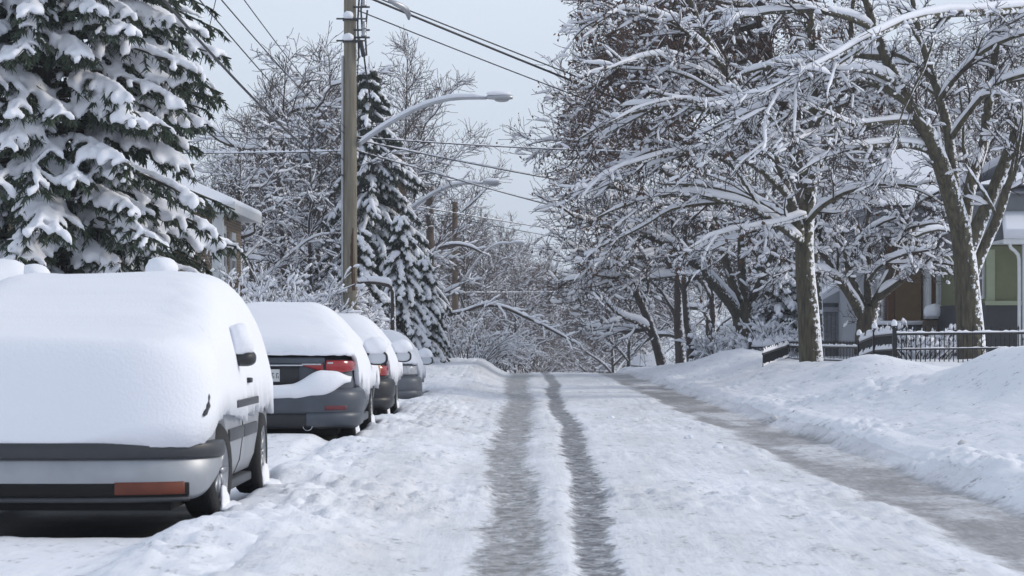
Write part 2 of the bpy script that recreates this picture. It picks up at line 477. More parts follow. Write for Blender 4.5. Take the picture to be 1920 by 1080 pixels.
def snow_ground_mat(name, grit, grit_col, bump):
    m = bpy.data.materials.new(name); m.use_nodes = True
    n = m.node_tree; L = n.links; b = n.nodes['Principled BSDF']
    at = n.nodes.new('ShaderNodeAttribute'); at.attribute_name = 'wear'
    t = n.nodes.new('ShaderNodeTexCoord')
    def noise(sc, det, stretch=(1, 1, 1), rough=0.6):
        mm = n.nodes.new('ShaderNodeMapping'); mm.inputs['Scale'].default_value = stretch; L.new(t.outputs['Object'], mm.inputs['Vector'])
        z = n.nodes.new('ShaderNodeTexNoise'); z.inputs['Scale'].default_value = sc; z.inputs['Detail'].default_value = det; z.inputs['Roughness'].default_value = rough
        L.new(mm.outputs['Vector'], z.inputs['Vector']); return z
    def math_(op, a, b_=None, c=None):
        q = n.nodes.new('ShaderNodeMath'); q.operation = op
        for k, v in enumerate((a, b_, c)):
            if v is None: continue
            if isinstance(v, (int, float)): q.inputs[k].default_value = v
            else: L.new(v, q.inputs[k])
        return q.outputs[0]
    def rng_(v, a, b_, c=0.0, d=1.0):
        q = n.nodes.new('ShaderNodeMapRange'); L.new(v, q.inputs['Value'])
        for k, val in zip(('From Min', 'From Max', 'To Min', 'To Max'), (a, b_, c, d)): q.inputs[k].default_value = val
        return q.outputs['Result']
    n1 = noise(5.0, 6, (1, 0.5, 1)); n2 = noise(22, 5, (1, 0.55, 1)); n3 = noise(0.9, 3, (1, 0.35, 1))
    sep = n.nodes.new('ShaderNodeSeparateColor'); L.new(at.outputs['Color'], sep.inputs['Color'])
    nn = math_('MULTIPLY_ADD', math_('ADD', math_('MULTIPLY', n1.outputs['Fac'], 0.5), math_('MULTIPLY', n2.outputs['Fac'], 0.5)), 1.6, -0.3)
    def cover(ch, k, lo, hi):
        return rng_(math_('MULTIPLY_ADD', ch, k, nn), lo, hi)
    f1 = cover(sep.outputs['Red'], 0.40, 0.57, 0.88)
    f2 = cover(sep.outputs['Green'], 0.46, 0.64, 0.9)
    big = math_('MULTIPLY_ADD', n3.outputs['Fac'], 0.55, nn)
    f3 = rng_(math_('MULTIPLY_ADD', sep.outputs['Blue'], 0.5, big), 0.82, 1.35)
    f3 = math_('MULTIPLY', f3, sep.outputs['Blue'])
    def mixc(f, a, bcol):
        q = n.nodes.new('ShaderNodeMix'); q.data_type = 'RGBA'; L.new(f, q.inputs['Factor'])
        if isinstance(a, tuple): q.inputs[6].default_value = (*a, 1)
        else: L.new(a, q.inputs[6])
        q.inputs[7].default_value = (*bcol, 1); return q.outputs[2]
    # churned, rippled slush inside the ruts
    n7 = noise(9, 5, (0.9, 1.5, 1), 0.7)
    rip = rng_(n7.outputs['Fac'], 0.34, 0.58, 0.4, 1.0)
    f1 = math_('MULTIPLY', f1, rip); f2 = math_('MULTIPLY', f2, rng_(n7.outputs['Fac'], 0.34, 0.56, 0.35, 1.0))
    # a hint of salt and grit in the trafficked snow
    n8 = noise(1.6, 6, (1, 0.12, 1), 0.65)
    gr = rng_(math_('MULTIPLY_ADD', n8.outputs['Fac'], 0.6, math_('MULTIPLY', n3.outputs['Fac'], 0.4)), 0.38, 0.64, 0.0, grit)
    c = mixc(gr, SNOW_C, grit_col)
    c = mixc(math_('MULTIPLY', f1, 0.97), c, (0.15, 0.141, 0.133))
    c = mixc(math_('MULTIPLY', f3, 0.9), c, (0.225, 0.213, 0.21))
    c = mixc(math_('MULTIPLY', f2, 0.98), c, (0.065, 0.064, 0.07))
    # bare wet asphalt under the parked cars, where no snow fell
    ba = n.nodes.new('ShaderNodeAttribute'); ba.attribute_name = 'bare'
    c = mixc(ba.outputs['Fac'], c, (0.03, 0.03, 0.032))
    L.new(c, b.inputs['Base Color'])
    fm = math_('MAXIMUM', math_('MAXIMUM', f1, f2), f3)
    L.new(rng_(fm, 0, 1, 0.68, 0.42), b.inputs['Roughness'])
    b.inputs['Specular IOR Level'].default_value = 0.28
    bp = n.nodes.new('ShaderNodeBump'); bp.inputs['Strength'].default_value = bump; bp.inputs['Distance'].default_value = 0.035
    n4 = noise(34, 4, (1, 0.8, 1), 0.6)
    n5 = noise(9, 3, (1, 0.07, 1), 0.55); n6 = noise(0.7, 2, (1, 0.6, 1))
    pm = rng_(n6.outputs['Fac'], 0.44, 0.62, 0.15, 0.9)
    hsum = math_('ADD', math_('MULTIPLY', math_('ADD', math_('MULTIPLY', n2.outputs['Fac'], 0.7), math_('MULTIPLY', n4.outputs['Fac'], 0.55)), pm), math_('MULTIPLY', n5.outputs['Fac'], 0.9))
    L.new(hsum, bp.inputs['Height']); L.new(bp.outputs['Normal'], b.inputs['Normal'])
    return m

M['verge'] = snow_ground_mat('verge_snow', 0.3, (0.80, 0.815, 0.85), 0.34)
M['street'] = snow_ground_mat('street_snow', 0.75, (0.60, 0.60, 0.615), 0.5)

def sheet(name, c0, c1, kind='structure'):
    sl_ = slice(c0, c1 + 1)
    X, Y, Z, K = XX[:, sl_], YY[:, sl_], ZZ[:, sl_], MK[:, sl_]
    r, c = X.shape
    V = np.stack([X, Y, Z], -1).reshape(-1, 3)
    i = (np.arange(r - 1)[:, None] * c + np.arange(c - 1)[None]).reshape(-1)
    Q = np.stack([i, i + 1, i + c + 1, i + c], 1)
    me = mesh(name, V, [Q])
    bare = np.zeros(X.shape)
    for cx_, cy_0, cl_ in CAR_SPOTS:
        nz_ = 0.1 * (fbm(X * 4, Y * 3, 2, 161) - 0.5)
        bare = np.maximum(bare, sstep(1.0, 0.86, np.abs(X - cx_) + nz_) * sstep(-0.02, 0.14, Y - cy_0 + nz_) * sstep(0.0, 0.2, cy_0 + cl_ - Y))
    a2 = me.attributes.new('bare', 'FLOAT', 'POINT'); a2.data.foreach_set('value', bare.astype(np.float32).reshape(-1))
    at = me.attributes.new('wear', 'FLOAT_COLOR', 'POINT')
    at.data.foreach_set('color', np.concatenate([K.reshape(-1, 3), np.ones((r * c, 1))], 1).astype(np.float32).reshape(-1))
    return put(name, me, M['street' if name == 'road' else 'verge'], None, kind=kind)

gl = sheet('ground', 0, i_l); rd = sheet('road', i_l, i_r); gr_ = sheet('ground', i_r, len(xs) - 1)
gl['label'] = 'snowy verge and yards left of the street, with the plough ridge'
rd['label'] = 'packed snow roadway with tyre ruts'
gr_['label'] = 'smooth snow bank and raised yards right of the street'

def Hat(x, y):
    return float(H(np.array([x], float), np.array([y], float))[0])

# ------------------------------------------------------------------ bare trees with snow on every branch
def grow(Pn, R, n, tlo, thi, ang, length, K, trop, jit, rr, rtip, rng, flat=0.6, taper_t=0.5, rmax=1.0):
    """n children on each parent polyline; returns (N*n,K,3), (N*n,K)"""
    N, Kp, _ = Pn.shape
    idx = np.repeat(np.arange(N), n); m = len(idx)
    t = tlo + (thi - tlo) * ((np.tile(np.arange(n), N) + rng.random(m)) / n)
    f = t * (Kp - 1); k = np.minimum(f.astype(int), Kp - 2); u = (f - k)[:, None]
    p = Pn[idx, k] * (1 - u) + Pn[idx, k + 1] * u
    T = norm(Pn[idx, k + 1] - Pn[idx, k])
    rad = R[idx, k] * (1 - u[:, 0]) + R[idx, k + 1] * u[:, 0]
    q = rng.normal(size=(m, 3)); q[:, 2] *= flat
    q = norm(q - (q * T).sum(1, keepdims=True) * T)
    a = ang * (0.75 + 0.5 * rng.random(m))[:, None]
    d = norm(np.cos(a) * T + np.sin(a) * q)
    ln = length * (0.6 + 0.7 * rng.random(m)) * (1 - taper_t * t)
    r0 = np.minimum(rad * rr, rmax)
    pts = [p]
    st = (ln / (K - 1))[:, None]
    for _ in range(K - 1):
        d = d + jit * rng.normal(size=(m, 3)); d[:, 2] += trop
        d = norm(d)
        pts.append(pts[-1] + d * st)
    P2 = np.stack(pts, 1)
    R2 = r0[:, None] * (1 - np.linspace(0, 1, K)[None]) + rtip * np.linspace(0, 1, K)[None]
    return P2, np.maximum(R2, rtip)

def snow_on(Pn, R, th, rng, width=1.0, wmin=0.014, sides=5, lo=0.25, hi=0.65, drop=0.0, lump=0.5):
    """a ridge of snow lying on top of each branch, thinner where the branch stands upright"""
    if drop > 0:
        keep = rng.random(len(Pn)) > drop
        Pn, R = Pn[keep], R[keep]
    N, K, _ = Pn.shape
    T, s, u = frames(Pn)
    h = np.sqrt(np.maximum(1 - T[..., 2] ** 2, 0))
    k = sstep(lo, hi, h) * (1 + lump * (rng.random((N, K)) - 0.5) * 2)
    k = np.maximum(k, 0.0)
    end = np.ones(K); end[-1] = 0.15
    if K > 8: end[-2] = 0.55; end[0] = 0.5
    k = k * end
    a = (R * width + wmin) * np.minimum(k, 1.15)
    thk = th * k * (0.8 + 0.4 * rng.random((N, 1)))
    up = np.zeros_like(Pn); up[..., 2] = 1
    cen = Pn + up * (R * 0.55 + thk * 0.42)[..., None]
    side = norm(np.cross(T, up) + 1e-6)
    ang = np.array([0.0, 0.28, 0.5, 0.72, 1.0, 1.5]) * pi if sides == 6 else np.arange(sides) * 2 * pi / sides + pi / 2
    hh = thk * 0.62 + 0.002
    V = cen[:, :, None, :] + a[:, :, None, None] * np.cos(ang)[None, None, :, None] * side[:, :, None, :] + hh[:, :, None, None] * np.sin(ang)[None, None, :, None] * up[:, :, None, :]
    sides = len(ang)
    base = (np.arange(N) * K * sides)[:, None, None] + (np.arange(K - 1) * sides)[None, :, None]
    i = np.arange(sides)[None, None, :]; j = (np.arange(sides) + 1)[None, None, :] % sides
    Q = np.stack([base + i, base + j, base + sides + j, base + sides + i], -1).reshape(-1, 4)
    return V.reshape(-1, 3), [Q]

def snow_chunks(Pn, R, th, rng, wmin=0.03, keep=0.7, lo=0.2, hi=0.6, K=5, span=(0.35, 0.9), sides=6):
    """separate blunt cushions of snow lying along stretches of the twigs"""
    sel = rng.random(len(Pn)) < keep
    Pn, R = Pn[sel], R[sel]
    N, Kp, _ = Pn.shape
    ln = rng.uniform(*span, N); t0 = rng.random(N) * (1 - ln)
    prof = np.array([0.0, 0.8, 1.0, 0.85, 0.0]) if K == 5 else np.clip(1 - np.abs(np.linspace(-1, 1, K)) ** 2.5, 0, 1) ** 0.8
    q = np.array([0, 0.14, 0.5, 0.86, 1.0]) if K == 5 else np.linspace(0, 1, K)
    t = (t0[:, None] + ln[:, None] * q[None]) * (Kp - 1)
    k = np.minimum(t.astype(int), Kp - 2); u = (t - k)[..., None]
    ii = np.arange(N)[:, None]
    C = Pn[ii, k] * (1 - u) + Pn[ii, k + 1] * u
    r = R[ii, k] * (1 - u[..., 0]) + R[ii, k + 1] * u[..., 0]
    T, _, _ = frames(C)
    h = np.sqrt(np.maximum(1 - T[..., 2] ** 2, 0)).min(1, keepdims=True)
    kk = sstep(lo, hi, h) * rng.uniform(0.7, 1.3, (N, 1)) * prof[None] * rng.uniform(0.82, 1.18, (N, K))
    up = np.zeros_like(C); up[..., 2] = 1
    side = norm(np.cross(T, up) + 1e-6)
    a = (r + wmin) * kk + 0.001; hh = th * 0.6 * kk + 0.001
    cen = C + up * (r * 0.5 + th * 0.42 * kk)[..., None]
    ang = np.arange(sides) * 2 * pi / sides + pi / 2
    V = cen[:, :, None, :] + a[:, :, None, None] * np.cos(ang)[None, None, :, None] * side[:, :, None, :] + hh[:, :, None, None] * np.sin(ang)[None, None, :, None] * up[:, :, None, :]
    base = (np.arange(N) * K * sides)[:, None, None] + (np.arange(K - 1) * sides)[None, :, None]
    i = np.arange(sides)[None, None, :]; j = (np.arange(sides) + 1)[None, None, :] % sides
    return V.reshape(-1, 3), [np.stack([base + i, base + j, base + sides + j, base + sides + i], -1).reshape(-1, 4)]

def dead_leaves(Pn, n, rng, size=0.05):
    N, K, _ = Pn.shape
    i = rng.integers(0, N, n); k = rng.integers(K // 2, K, n)
    p = Pn[i, k] + rng.normal(size=(n, 3)) * 0.04
    a = norm(rng.normal(size=(n, 3)) + np.array([0, 0, -1.6])); b = norm(np.cross(a, rng.normal(size=(n, 3))))
    L = size * (0.7 + 0.8 * rng.random((n, 1)))
    V = np.stack([p, p + a * L * 0.5 + b * L * 0.32, p + a * L, p + a * L * 0.5 - b * L * 0.32], 1).reshape(-1, 3)
    return V, [np.arange(4 * n).reshape(n, 4)]

def crown(limbs, rng, n1=11, n2=8, n3=3, l1=1.5, l2=0.6, l3=0.26, KL=14, trunk_sides=10, snow=1.0, trop1=0.02, flat=0.55, far=False, leaves=0, r_tip=0.0035, t1=0.12, ang1=0.7, bare3=0.82, drop2=0.5, keep1=0.95, sub=0):
    """limbs: list of (points, r0, r1) -> dict of geometries: wood, twigs, snow, leaves"""
    PL = np.stack([resample(p, KL) for p, _, _ in limbs]); RL = np.stack([a + (b - a) * np.linspace(0, 1, KL) ** 0.85 for _, a, b in limbs])
    PL = PL + rng.normal(size=PL.shape) * 0.012 * np.linspace(0, 1, KL)[None, :, None]
    n_main = len(PL)
    if sub > 0:
        RL = np.where(RL < 0.15, np.maximum(RL, 0.024), RL)
        th_ = np.array([l[1] < 0.16 for l in limbs])
        LLm = np.linalg.norm(np.diff(PL, axis=1), axis=2).sum(1)[th_]
        PS, RS = grow(PL[th_], np.maximum(RL[th_], 0.03), sub, 0.18, 0.8, 0.5, 1.0, KL, -0.03, 0.07, 0.62, 0.012, rng, 0.3, 0.35, 0.04)
        sc_ = np.repeat(np.clip(LLm * 0.55, 0.8, 3.2), sub)[:, None, None]
        PS = PS[:, :1] + (PS - PS[:, :1]) * sc_
        PL = np.concatenate([PL, PS]); RL = np.concatenate([RL, RS])
        limbs = list(limbs) + [(None, 0.03, 0.012)] * len(PS)
    wood = tubes(PL, RL, trunk_sides)
    # longer limbs bear more children
    LL = np.linalg.norm(np.diff(PL, axis=1), axis=2).sum(1)
    gp, grr = [], []
    for i in range(len(PL)):
        n = max(3, int(round(n1 * (0.5 if sub else 1.0) * LL[i] / 3.0)))
        tl = t1 if limbs[i][1] < 0.12 else 0.45
        a, b = grow(PL[i:i + 1], RL[i:i + 1], n, tl, 1.0, ang1, l1 * (1.0 if sub else 1.3) * min(1.0, LL[i] / 2.5 + 0.25), 8, trop1 - 0.035, 0.075, 0.55, 0.006, rng, flat, 0.72, 0.028)
        gp.append(a); grr.append(b)
    P1, R1 = np.concatenate(gp), np.concatenate(grr)
    P2, R2 = grow(P1, R1, n2 + 1, 0.12, 1.0, 0.75, l2 * 1.1, 5, 0.0, 0.11, 0.7, r_tip * 1.7, rng, flat, 0.4, 0.013)
    sn = [snow_on(PL, RL * 0.94, np.where((np.arange(len(PL)) < n_main)[:, None], np.clip(0.085 + 0.9 * RL, 0.09, 0.17), np.clip(0.04 + 1.1 * RL, 0.05, 0.1)) * snow, rng, 1.0, 0.014, 6, 0.28, 0.72, lump=0.16),
          snow_chunks(P1, R1, 0.08 * snow, rng, 0.016 * snow, keep1, 0.45, 0.85, 8, (0.85, 1.0), 5),
          snow_chunks(P2, R2, 0.054 * snow, rng, 0.014 * snow, 1 - drop2, 0.4, 0.8, span=(0.4, 0.95), sides=4)]
    tw = [tubes(P1, R1, 4), tubes(P2, R2, 3)]
    leaf_src = P2
    if n3 > 0:
        P3, R3 = grow(P2, R2, n3, 0.2, 1.0, 0.8, l3 * 1.15, 3, 0.16, 0.22, 0.9, r_tip * 1.4, rng, 1.0, 0.3, 0.009)
        tw.append(tubes(P3, R3, 3))
        sn.append(snow_chunks(P3, R3, 0.055 * snow, rng, 0.022 * snow, 1 - bare3, span=(0.5, 1.0), sides=4))
        leaf_src = P3
    g = {'wood': wood, 'twigs': join(*tw), 'snow': join(*sn)}
    if leaves: g['leaves'] = dead_leaves(leaf_src, leaves, rng, 0.075)
    return g

def tree(name, label, cat, limbs, seed, base, bark='bark', twig='twig', group=None, **kw):
    rng = np.random.default_rng(seed)
    g = crown(limbs, rng, **kw)
    t = thing(name, label, cat, tuple(base), group)
    part('trunk', g['wood'], M[bark], t)
    c = part('crown', g['twigs'], M[twig], t)
    part('branch_snow', g['snow'], M['snow_tree'], c)
    if 'leaves' in g: part('dead_leaves', g['leaves'], M['leaf_dead'], c, smooth=False)
    for o in t.children_recursive:
        if o.name.split('.')[0] in ('branch_snow', 'dead_leaves'): o['kind'] = 'stuff'
    return t

def arc(a, b, bow=0.0, sway=0.0, rng=None, n=5, droop=0.0):
    """a limb from a to b bowed upward by bow metres, its tip hanging by droop"""
    a, b = np.asarray(a, float), np.asarray(b, float)
    t = np.linspace(0, 1, n)[:, None]
    p = a * (1 - t) + b * t
    p[:, 2] += bow * 4 * t[:, 0] * (1 - t[:, 0]) - droop * t[:, 0] ** 3
    if rng is not None and sway:
        p[1:-1] += rng.normal(size=(n - 2, 3)) * sway
    return p

def px_path(pts):
    return np.array([P(*q) for q in pts])

# ---- the big maple by the iron fence: its limbs follow the photograph's
D1 = 48.0
m1 = [
 (px_path([(1823, 672, D1), (1818, 600, D1), (1812, 520, D1), (1806, 450, D1), (1792, 395, D1 - .2), (1772, 330, D1 - .4), (1748, 262, D1 - .7), (1716, 205, D1 - 1.0), (1682, 150, D1 - 1.2), (1650, 90, D1 - 1.4), (1632, 30, D1 - 1.5), (1610, -60, D1 - 1.6)]), 0.30, 0.06),
 (px_path([(1815, 470, D1), (1838, 415, D1), (1862, 360, D1 + .2), (1890, 290, D1 + .3), (1915, 225, D1 + .4), (1950, 130, D1 + .6), (1975, 20, D1 + .8)]), 0.165, 0.07),
 (px_path([(1822, 520, D1 + .1), (1842, 470, D1 + .1), (1868, 415, D1 + .1), (1890, 350, D1 - .2), (1918, 270, D1 - .5), (1950, 180, D1 - .8)]), 0.125, 0.05),
 (px_path([(1800, 430, D1), (1790, 360, D1 + .4), (1783, 290, D1 + .8), (1772, 220, D1 + 1.0), (1745, 130, D1 + 1.2), (1722, 50, D1 + 1.3), (1705, -40, D1 + 1.4)]), 0.145, 0.05),
 (px_path([(1805, 430, D1 + .3), (1822, 340, D1 + .9), (1846, 260, D1 + 1.4), (1858, 160, D1 + 1.8), (1880, 40, D1 + 2.2), (1890, -40, D1 + 2.4)]), 0.15, 0.06),
 # long snow-laden limbs reaching over the street
 (px_path([(1745, 283, D1 - .5), (1710, 273, D1 - .8), (1660, 272, D1 - 1.2), (1600, 280, D1 - 1.7), (1540, 300, D1 - 2.2), (1490, 330, D1 - 2.6)]), 0.075, 0.02),
 (px_path([(1728, 232, D1 - .8), (1690, 228, D1 - 1.1), (1640, 232, D1 - 1.4), (1580, 240, D1 - 1.8), (1510, 255, D1 - 2.4), (1440, 285, D1 - 3.0)]), 0.07, 0.018),
 (px_path([(1712, 200, D1 - 1.0), (1680, 178, D1 - 1.2), (1630, 152, D1 - 1.5), (1570, 150, D1 - 2.0), (1500, 172, D1 - 2.6), (1420, 205, D1 - 3.1), (1340, 240, D1 - 3.6)]), 0.085, 0.018),
 (px_path([(1690, 162, D1 - 1.2), (1630, 132, D1 - 1.8), (1560, 135, D1 - 2.5), (1470, 165, D1 - 3.4), (1390, 190, D1 - 4.2), (1310, 200, D1 - 4.8)]), 0.07, 0.016),
 (px_path([(1660, 108, D1 - 1.4), (1600, 105, D1 - 1.0), (1530, 108, D1 - .6), (1450, 120, D1 - .2), (1370, 150, D1 + .3)]), 0.07, 0.016),
 (px_path([(1985, 5, D1 + .8), (1900, 20, D1 - .2), (1800, 25, D1 - 1.2), (1720, 35, D1 - 2.0), (1650, 62, D1 - 2.8), (1580, 100, D1 - 3.5), (1500, 140, D1 - 4.2), (1420, 180, D1 - 4.8)]), 0.1, 0.018),
 (px_path([(1780, 265, D1 + .9), (1815, 215, D1 + .6), (1860, 165, D1 + .3), (1925, 140, D1), (2010, 135, D1 - .4)]), 0.07, 0.02),
 (px_path([(1760, 190, D1 + 1.0), (1790, 150, D1 + .8), (1835, 105, D1 + .6), (1900, 70, D1 + .4), (1990, 55, D1)]), 0.065, 0.02),
 (px_path([(1752, 150, D1 + 1.2), (1700, 110, D1 + 1.6), (1640, 92, D1 + 2.1), (1570, 90, D1 + 2.7), (1490, 110, D1 + 3.4)]), 0.06, 0.016),
 (px_path([(1640, 55, D1 - 1.5), (1580, 30, D1 - 1.8), (1500, 20, D1 - 2.2), (1410, 30, D1 - 2.6), (1320, 60, D1 - 3.0)]), 0.065, 0.016),
 (px_path([(1868, 180, D1 + 1.8), (1895, 120, D1 + 2.2), (1930, 60, D1 + 2.6), (1960, 0, D1 + 3)]), 0.05, 0.016),
 (px_path([(1890, 300, D1 + .2), (1925, 270, D1 + .1), (1975, 260, D1), (2040, 270, D1 - .3)]), 0.05, 0.016),
]
tree('maple_tree', 'large maple with forked olive trunk behind the black iron fence', 'tree', m1, 1, P(1823, 672, D1), 'bark_maple', n1=8, n2=6, n3=2, l1=1.2, l2=0.55, sub=3)

# ---- the second street maple, its trunk leaning out of the lower fence
D2 = 51.0
r2 = np.random.default_rng(22)
m2 = [
 (px_path([(1522, 690, D2), (1519, 640, D2), (1514, 560, D2), (1508, 480, D2), (1512, 400, D2 + .2), (1520, 330, D2 + .3), (1527, 260, D2 + .3), (1530, 170, D2 + .2), (1522, 60, D2), (1515, -60, D2)]), 0.26, 0.07),
 (px_path([(1508, 470, D2), (1492, 410, D2), (1470, 340, D2 - .2), (1440, 270, D2 - .4), (1400, 200, D2 - .6), (1352, 120, D2 - .8), (1310, 40, D2 - 1), (1280, -40, D2 - 1.2)]), 0.14, 0.05),
 (px_path([(1516, 370, D2), (1540, 300, D2 + .6), (1570, 220, D2 + 1), (1590, 120, D2 + 1.4), (1600, 0, D2 + 1.6)]), 0.12, 0.05),
 (px_path([(1506, 455, D2), (1470, 430, D2 - .5), (1420, 395, D2 - 1), (1350, 375, D2 - 1.6), (1270, 365, D2 - 2.2), (1190, 380, D2 - 2.8), (1120, 410, D2 - 3.2)]), 0.095, 0.018),
 (px_path([(1480, 370, D2 - .2), (1430, 320, D2 - .8), (1370, 290, D2 - 1.4), (1290, 285, D2 - 2.1), (1210, 300, D2 - 2.8), (1130, 330, D2 - 3.4), (1065, 375, D2 - 3.8)]), 0.085, 0.016),
 (px_path([(1445, 280, D2 - .4), (1390, 232, D2 - 1), (1320, 205, D2 - 1.6), (1240, 200, D2 - 2.2), (1160, 222, D2 - 2.8), (1085, 262, D2 - 3.3)]), 0.075, 0.015),
 (px_path([(1405, 205, D2 - .6), (1350, 150, D2 - 1.2), (1280, 112, D2 - 1.8), (1200, 110, D2 - 2.3), (1130, 140, D2 - 2.8)]), 0.065, 0.015),
 (px_path([(1355, 125, D2 - .8), (1300, 70, D2 - 1.2), (1240, 30, D2 - 1.6), (1170, 20, D2 - 2), (1110, 50, D2 - 2.4)]), 0.055, 0.015),
 (px_path([(1512, 420, D2), (1545, 385, D2 - .6), (1590, 360, D2 - 1.2), (1650, 345, D2 - 1.6), (1720, 350, D2 - 2)]), 0.06, 0.015),
 (px_path([(1520, 320, D2), (1490, 260, D2 - 1), (1440, 215, D2 - 1.6), (1370, 190, D2 - 2.3), (1290, 190, D2 - 3), (1200, 165, D2 - 3.4)]), 0.06, 0.015),
 (px_path([(1528, 240, D2), (1560, 190, D2 - .5), (1610, 165, D2 - .9), (1670, 150, D2 - 1.2)]), 0.05, 0.015),
 (px_path([(1508, 440, D2 + .3), (1460, 400, D2 + 1.2), (1400, 370, D2 + 2), (1330, 350, D2 + 2.6), (1250, 345, D2 + 3.2)]), 0.065, 0.015),
 (px_path([(1510, 405, D2), (1460, 420, D2 - 1.2), (1400, 430, D2 - 2.2), (1340, 445, D2 - 3), (1285, 470, D2 - 3.6)]), 0.05, 0.014),
]
tree('maple_tree', 'street maple with single thick trunk rising out of the low fence', 'tree', m2, 2, P(1522, 690, D2), 'bark_maple', n1=8, n2=6, n3=2, l1=1.2, l2=0.55, leaves=1800, sub=3)

# ---- the low many-stemmed tree in the yard
D3 = 57.0
m3 = [
 (px_path([(1622, 665, D3), (1623, 630, D3), (1626, 600, D3), (1632, 575, D3)]), 0.27, 0.22),
 (px_path([(1620, 600, D3), (1598, 560, D3 - .3), (1570, 520, D3 - .6), (1548, 480, D3 - .8), (1535, 440, D3 - 1), (1520, 400, D3 - 1.2)]), 0.14, 0.03),
 (px_path([(1624, 590, D3), (1606, 545, D3 + .2), (1590, 500, D3 + .4), (1582, 450, D3 + .6), (1575, 400, D3 + .8)]), 0.12, 0.03),
 (px_path([(1634, 580, D3), (1650, 550, D3), (1672, 510, D3 - .3), (1680, 465, D3 - .4), (1695, 420, D3 - .6), (1722, 385, D3 - .8), (1760, 360, D3 - 1)]), 0.12, 0.025),
 (px_path([(1630, 575, D3), (1626, 530, D3 + .3), (1630, 480, D3 + .5), (1625, 430, D3 + .7), (1632, 380, D3 + .9)]), 0.11, 0.03),
 (px_path([(1645, 560, D3), (1680, 535, D3 - .4), (1715, 510, D3 - .8), (1750, 492, D3 - 1.1), (1795, 500, D3 - 1.4)]), 0.09, 0.018),
 (px_path([(1575, 525, D3 - .6), (1540, 510, D3 - 1.2), (1495, 505, D3 - 1.8), (1450, 520, D3 - 2.3)]), 0.06, 0.015),
 (px_path([(1548, 480, D3 - .8), (1520, 462, D3 - 1.3), (1480, 452, D3 - 1.8), (1440, 462, D3 - 2.2)]), 0.055, 0.014),
 (px_path([(1590, 500, D3 + .4), (1610, 455, D3 - .2), (1640, 425, D3 - .6), (1680, 410, D3 - 1)]), 0.055, 0.014),
 (px_path([(1680, 465, D3 - .4), (1715, 445, D3 - .2), (1755, 432, D3), (1795, 440, D3 + .2)]), 0.05, 0.014),
 (px_path([(1535, 445, D3 - 1), (1550, 400, D3 - 1.2), (1575, 365, D3 - 1.4), (1610, 345, D3 - 1.6)]), 0.05, 0.014),
 (px_path([(1626, 530, D3), (1650, 500, D3 - 1), (1690, 480, D3 - 1.6), (1740, 470, D3 - 2)]), 0.05, 0.014),
]
tree('crabapple_tree', 'low spreading many-stemmed tree between the two maples, heaped with snow', 'tree', m3, 3, P(1622, 665, D3), 'bark', n1=11, n2=8, n3=2, l1=0.95, l2=0.45, snow=1.2, flat=0.9, sub=2)

# ---- the vase-shaped tree behind the first mound
D4 = 74.0
m4 = [
 (px_path([(1398, 655, D4), (1397, 620, D4), (1395, 590, D4), (1396, 570, D4)]), 0.4, 0.34),
 (px_path([(1390, 600, D4), (1368, 565, D4 - .4), (1345, 540, D4 - .8), (1315, 505, D4 - 1.4), (1270, 470, D4 - 2.2), (1210, 440, D4 - 3), (1140, 425, D4 - 4), (1090, 412, D4 - 5), (1045, 385, D4 - 5.6)]), 0.2, 0.02),
 (px_path([(1394, 590, D4), (1376, 540, D4), (1362, 490, D4), (1345, 430, D4 - .2), (1320, 370, D4 - .4), (1280, 300, D4 - .6), (1230, 240, D4 - .8)]), 0.18, 0.03),
 (px_path([(1397, 580, D4), (1392, 520, D4 + .4), (1390, 450, D4 + .8), (1392, 370, D4 + 1), (1400, 280, D4 + 1.2), (1410, 180, D4 + 1.4)]), 0.17, 0.04),
 (px_path([(1402, 585, D4), (1416, 550, D4), (1432, 515, D4 - .3), (1452, 470, D4 - .6), (1480, 420, D4 - .9), (1500, 360, D4 - 1)]), 0.15, 0.03),
 (px_path([(1330, 520, D4 - 1.2), (1270, 520, D4 - 2), (1210, 525, D4 - 2.8), (1140, 520, D4 - 3.6), (1080, 510, D4 - 4.2)]), 0.09, 0.016),
 (px_path([(1345, 430, D4 - .2), (1290, 400, D4 - 1), (1220, 372, D4 - 2), (1140, 350, D4 - 3), (1085, 338, D4 - 4), (1050, 345, D4 - 4.6)]), 0.1, 0.016),
 (px_path([(1320, 370, D4 - .4), (1260, 330, D4 - 1.2), (1180, 300, D4 - 2), (1110, 272, D4 - 3), (1075, 258, D4 - 3.8)]), 0.09, 0.016),
 (px_path([(1270, 470, D4 - 2.2), (1215, 480, D4 - 3.2), (1150, 482, D4 - 4.2), (1085, 470, D4 - 5), (1055, 445, D4 - 5.6)]), 0.07, 0.016),
 (px_path([(1280, 300, D4 - .6), (1210, 265, D4 - 1.4), (1140, 225, D4 - 2.2), (1080, 190, D4 - 3), (1075, 215, D4 - 3.5)]), 0.08, 0.016),
 (px_path([(1395, 330, D4 + 1), (1340, 290, D4 + .4), (1270, 262, D4 - .4), (1190, 235, D4 - 1.2), (1110, 215, D4 - 2)]), 0.08, 0.016),
 (px_path([(1400, 250, D4 + 1.2), (1340, 190, D4 + .6), (1270, 150, D4), (1200, 130, D4 - .8), (1120, 120, D4 - 1.6)]), 0.08, 0.016),
 (px_path([(1452, 470, D4 - .6), (1410, 430, D4 - 1.6), (1350, 410, D4 - 2.4), (1280, 405, D4 - 3.2)]), 0.07, 0.016),
]
tree('maple_tree', 'vase-shaped tree rising behind the smooth snow mound', 'tree', m4, 4, P(1398, 655, D4), 'bark', n1=9, n2=6, n3=3, l1=1.8, l2=0.85, l3=0.4, snow=1.35, r_tip=0.005, leaves=1500, sub=3)

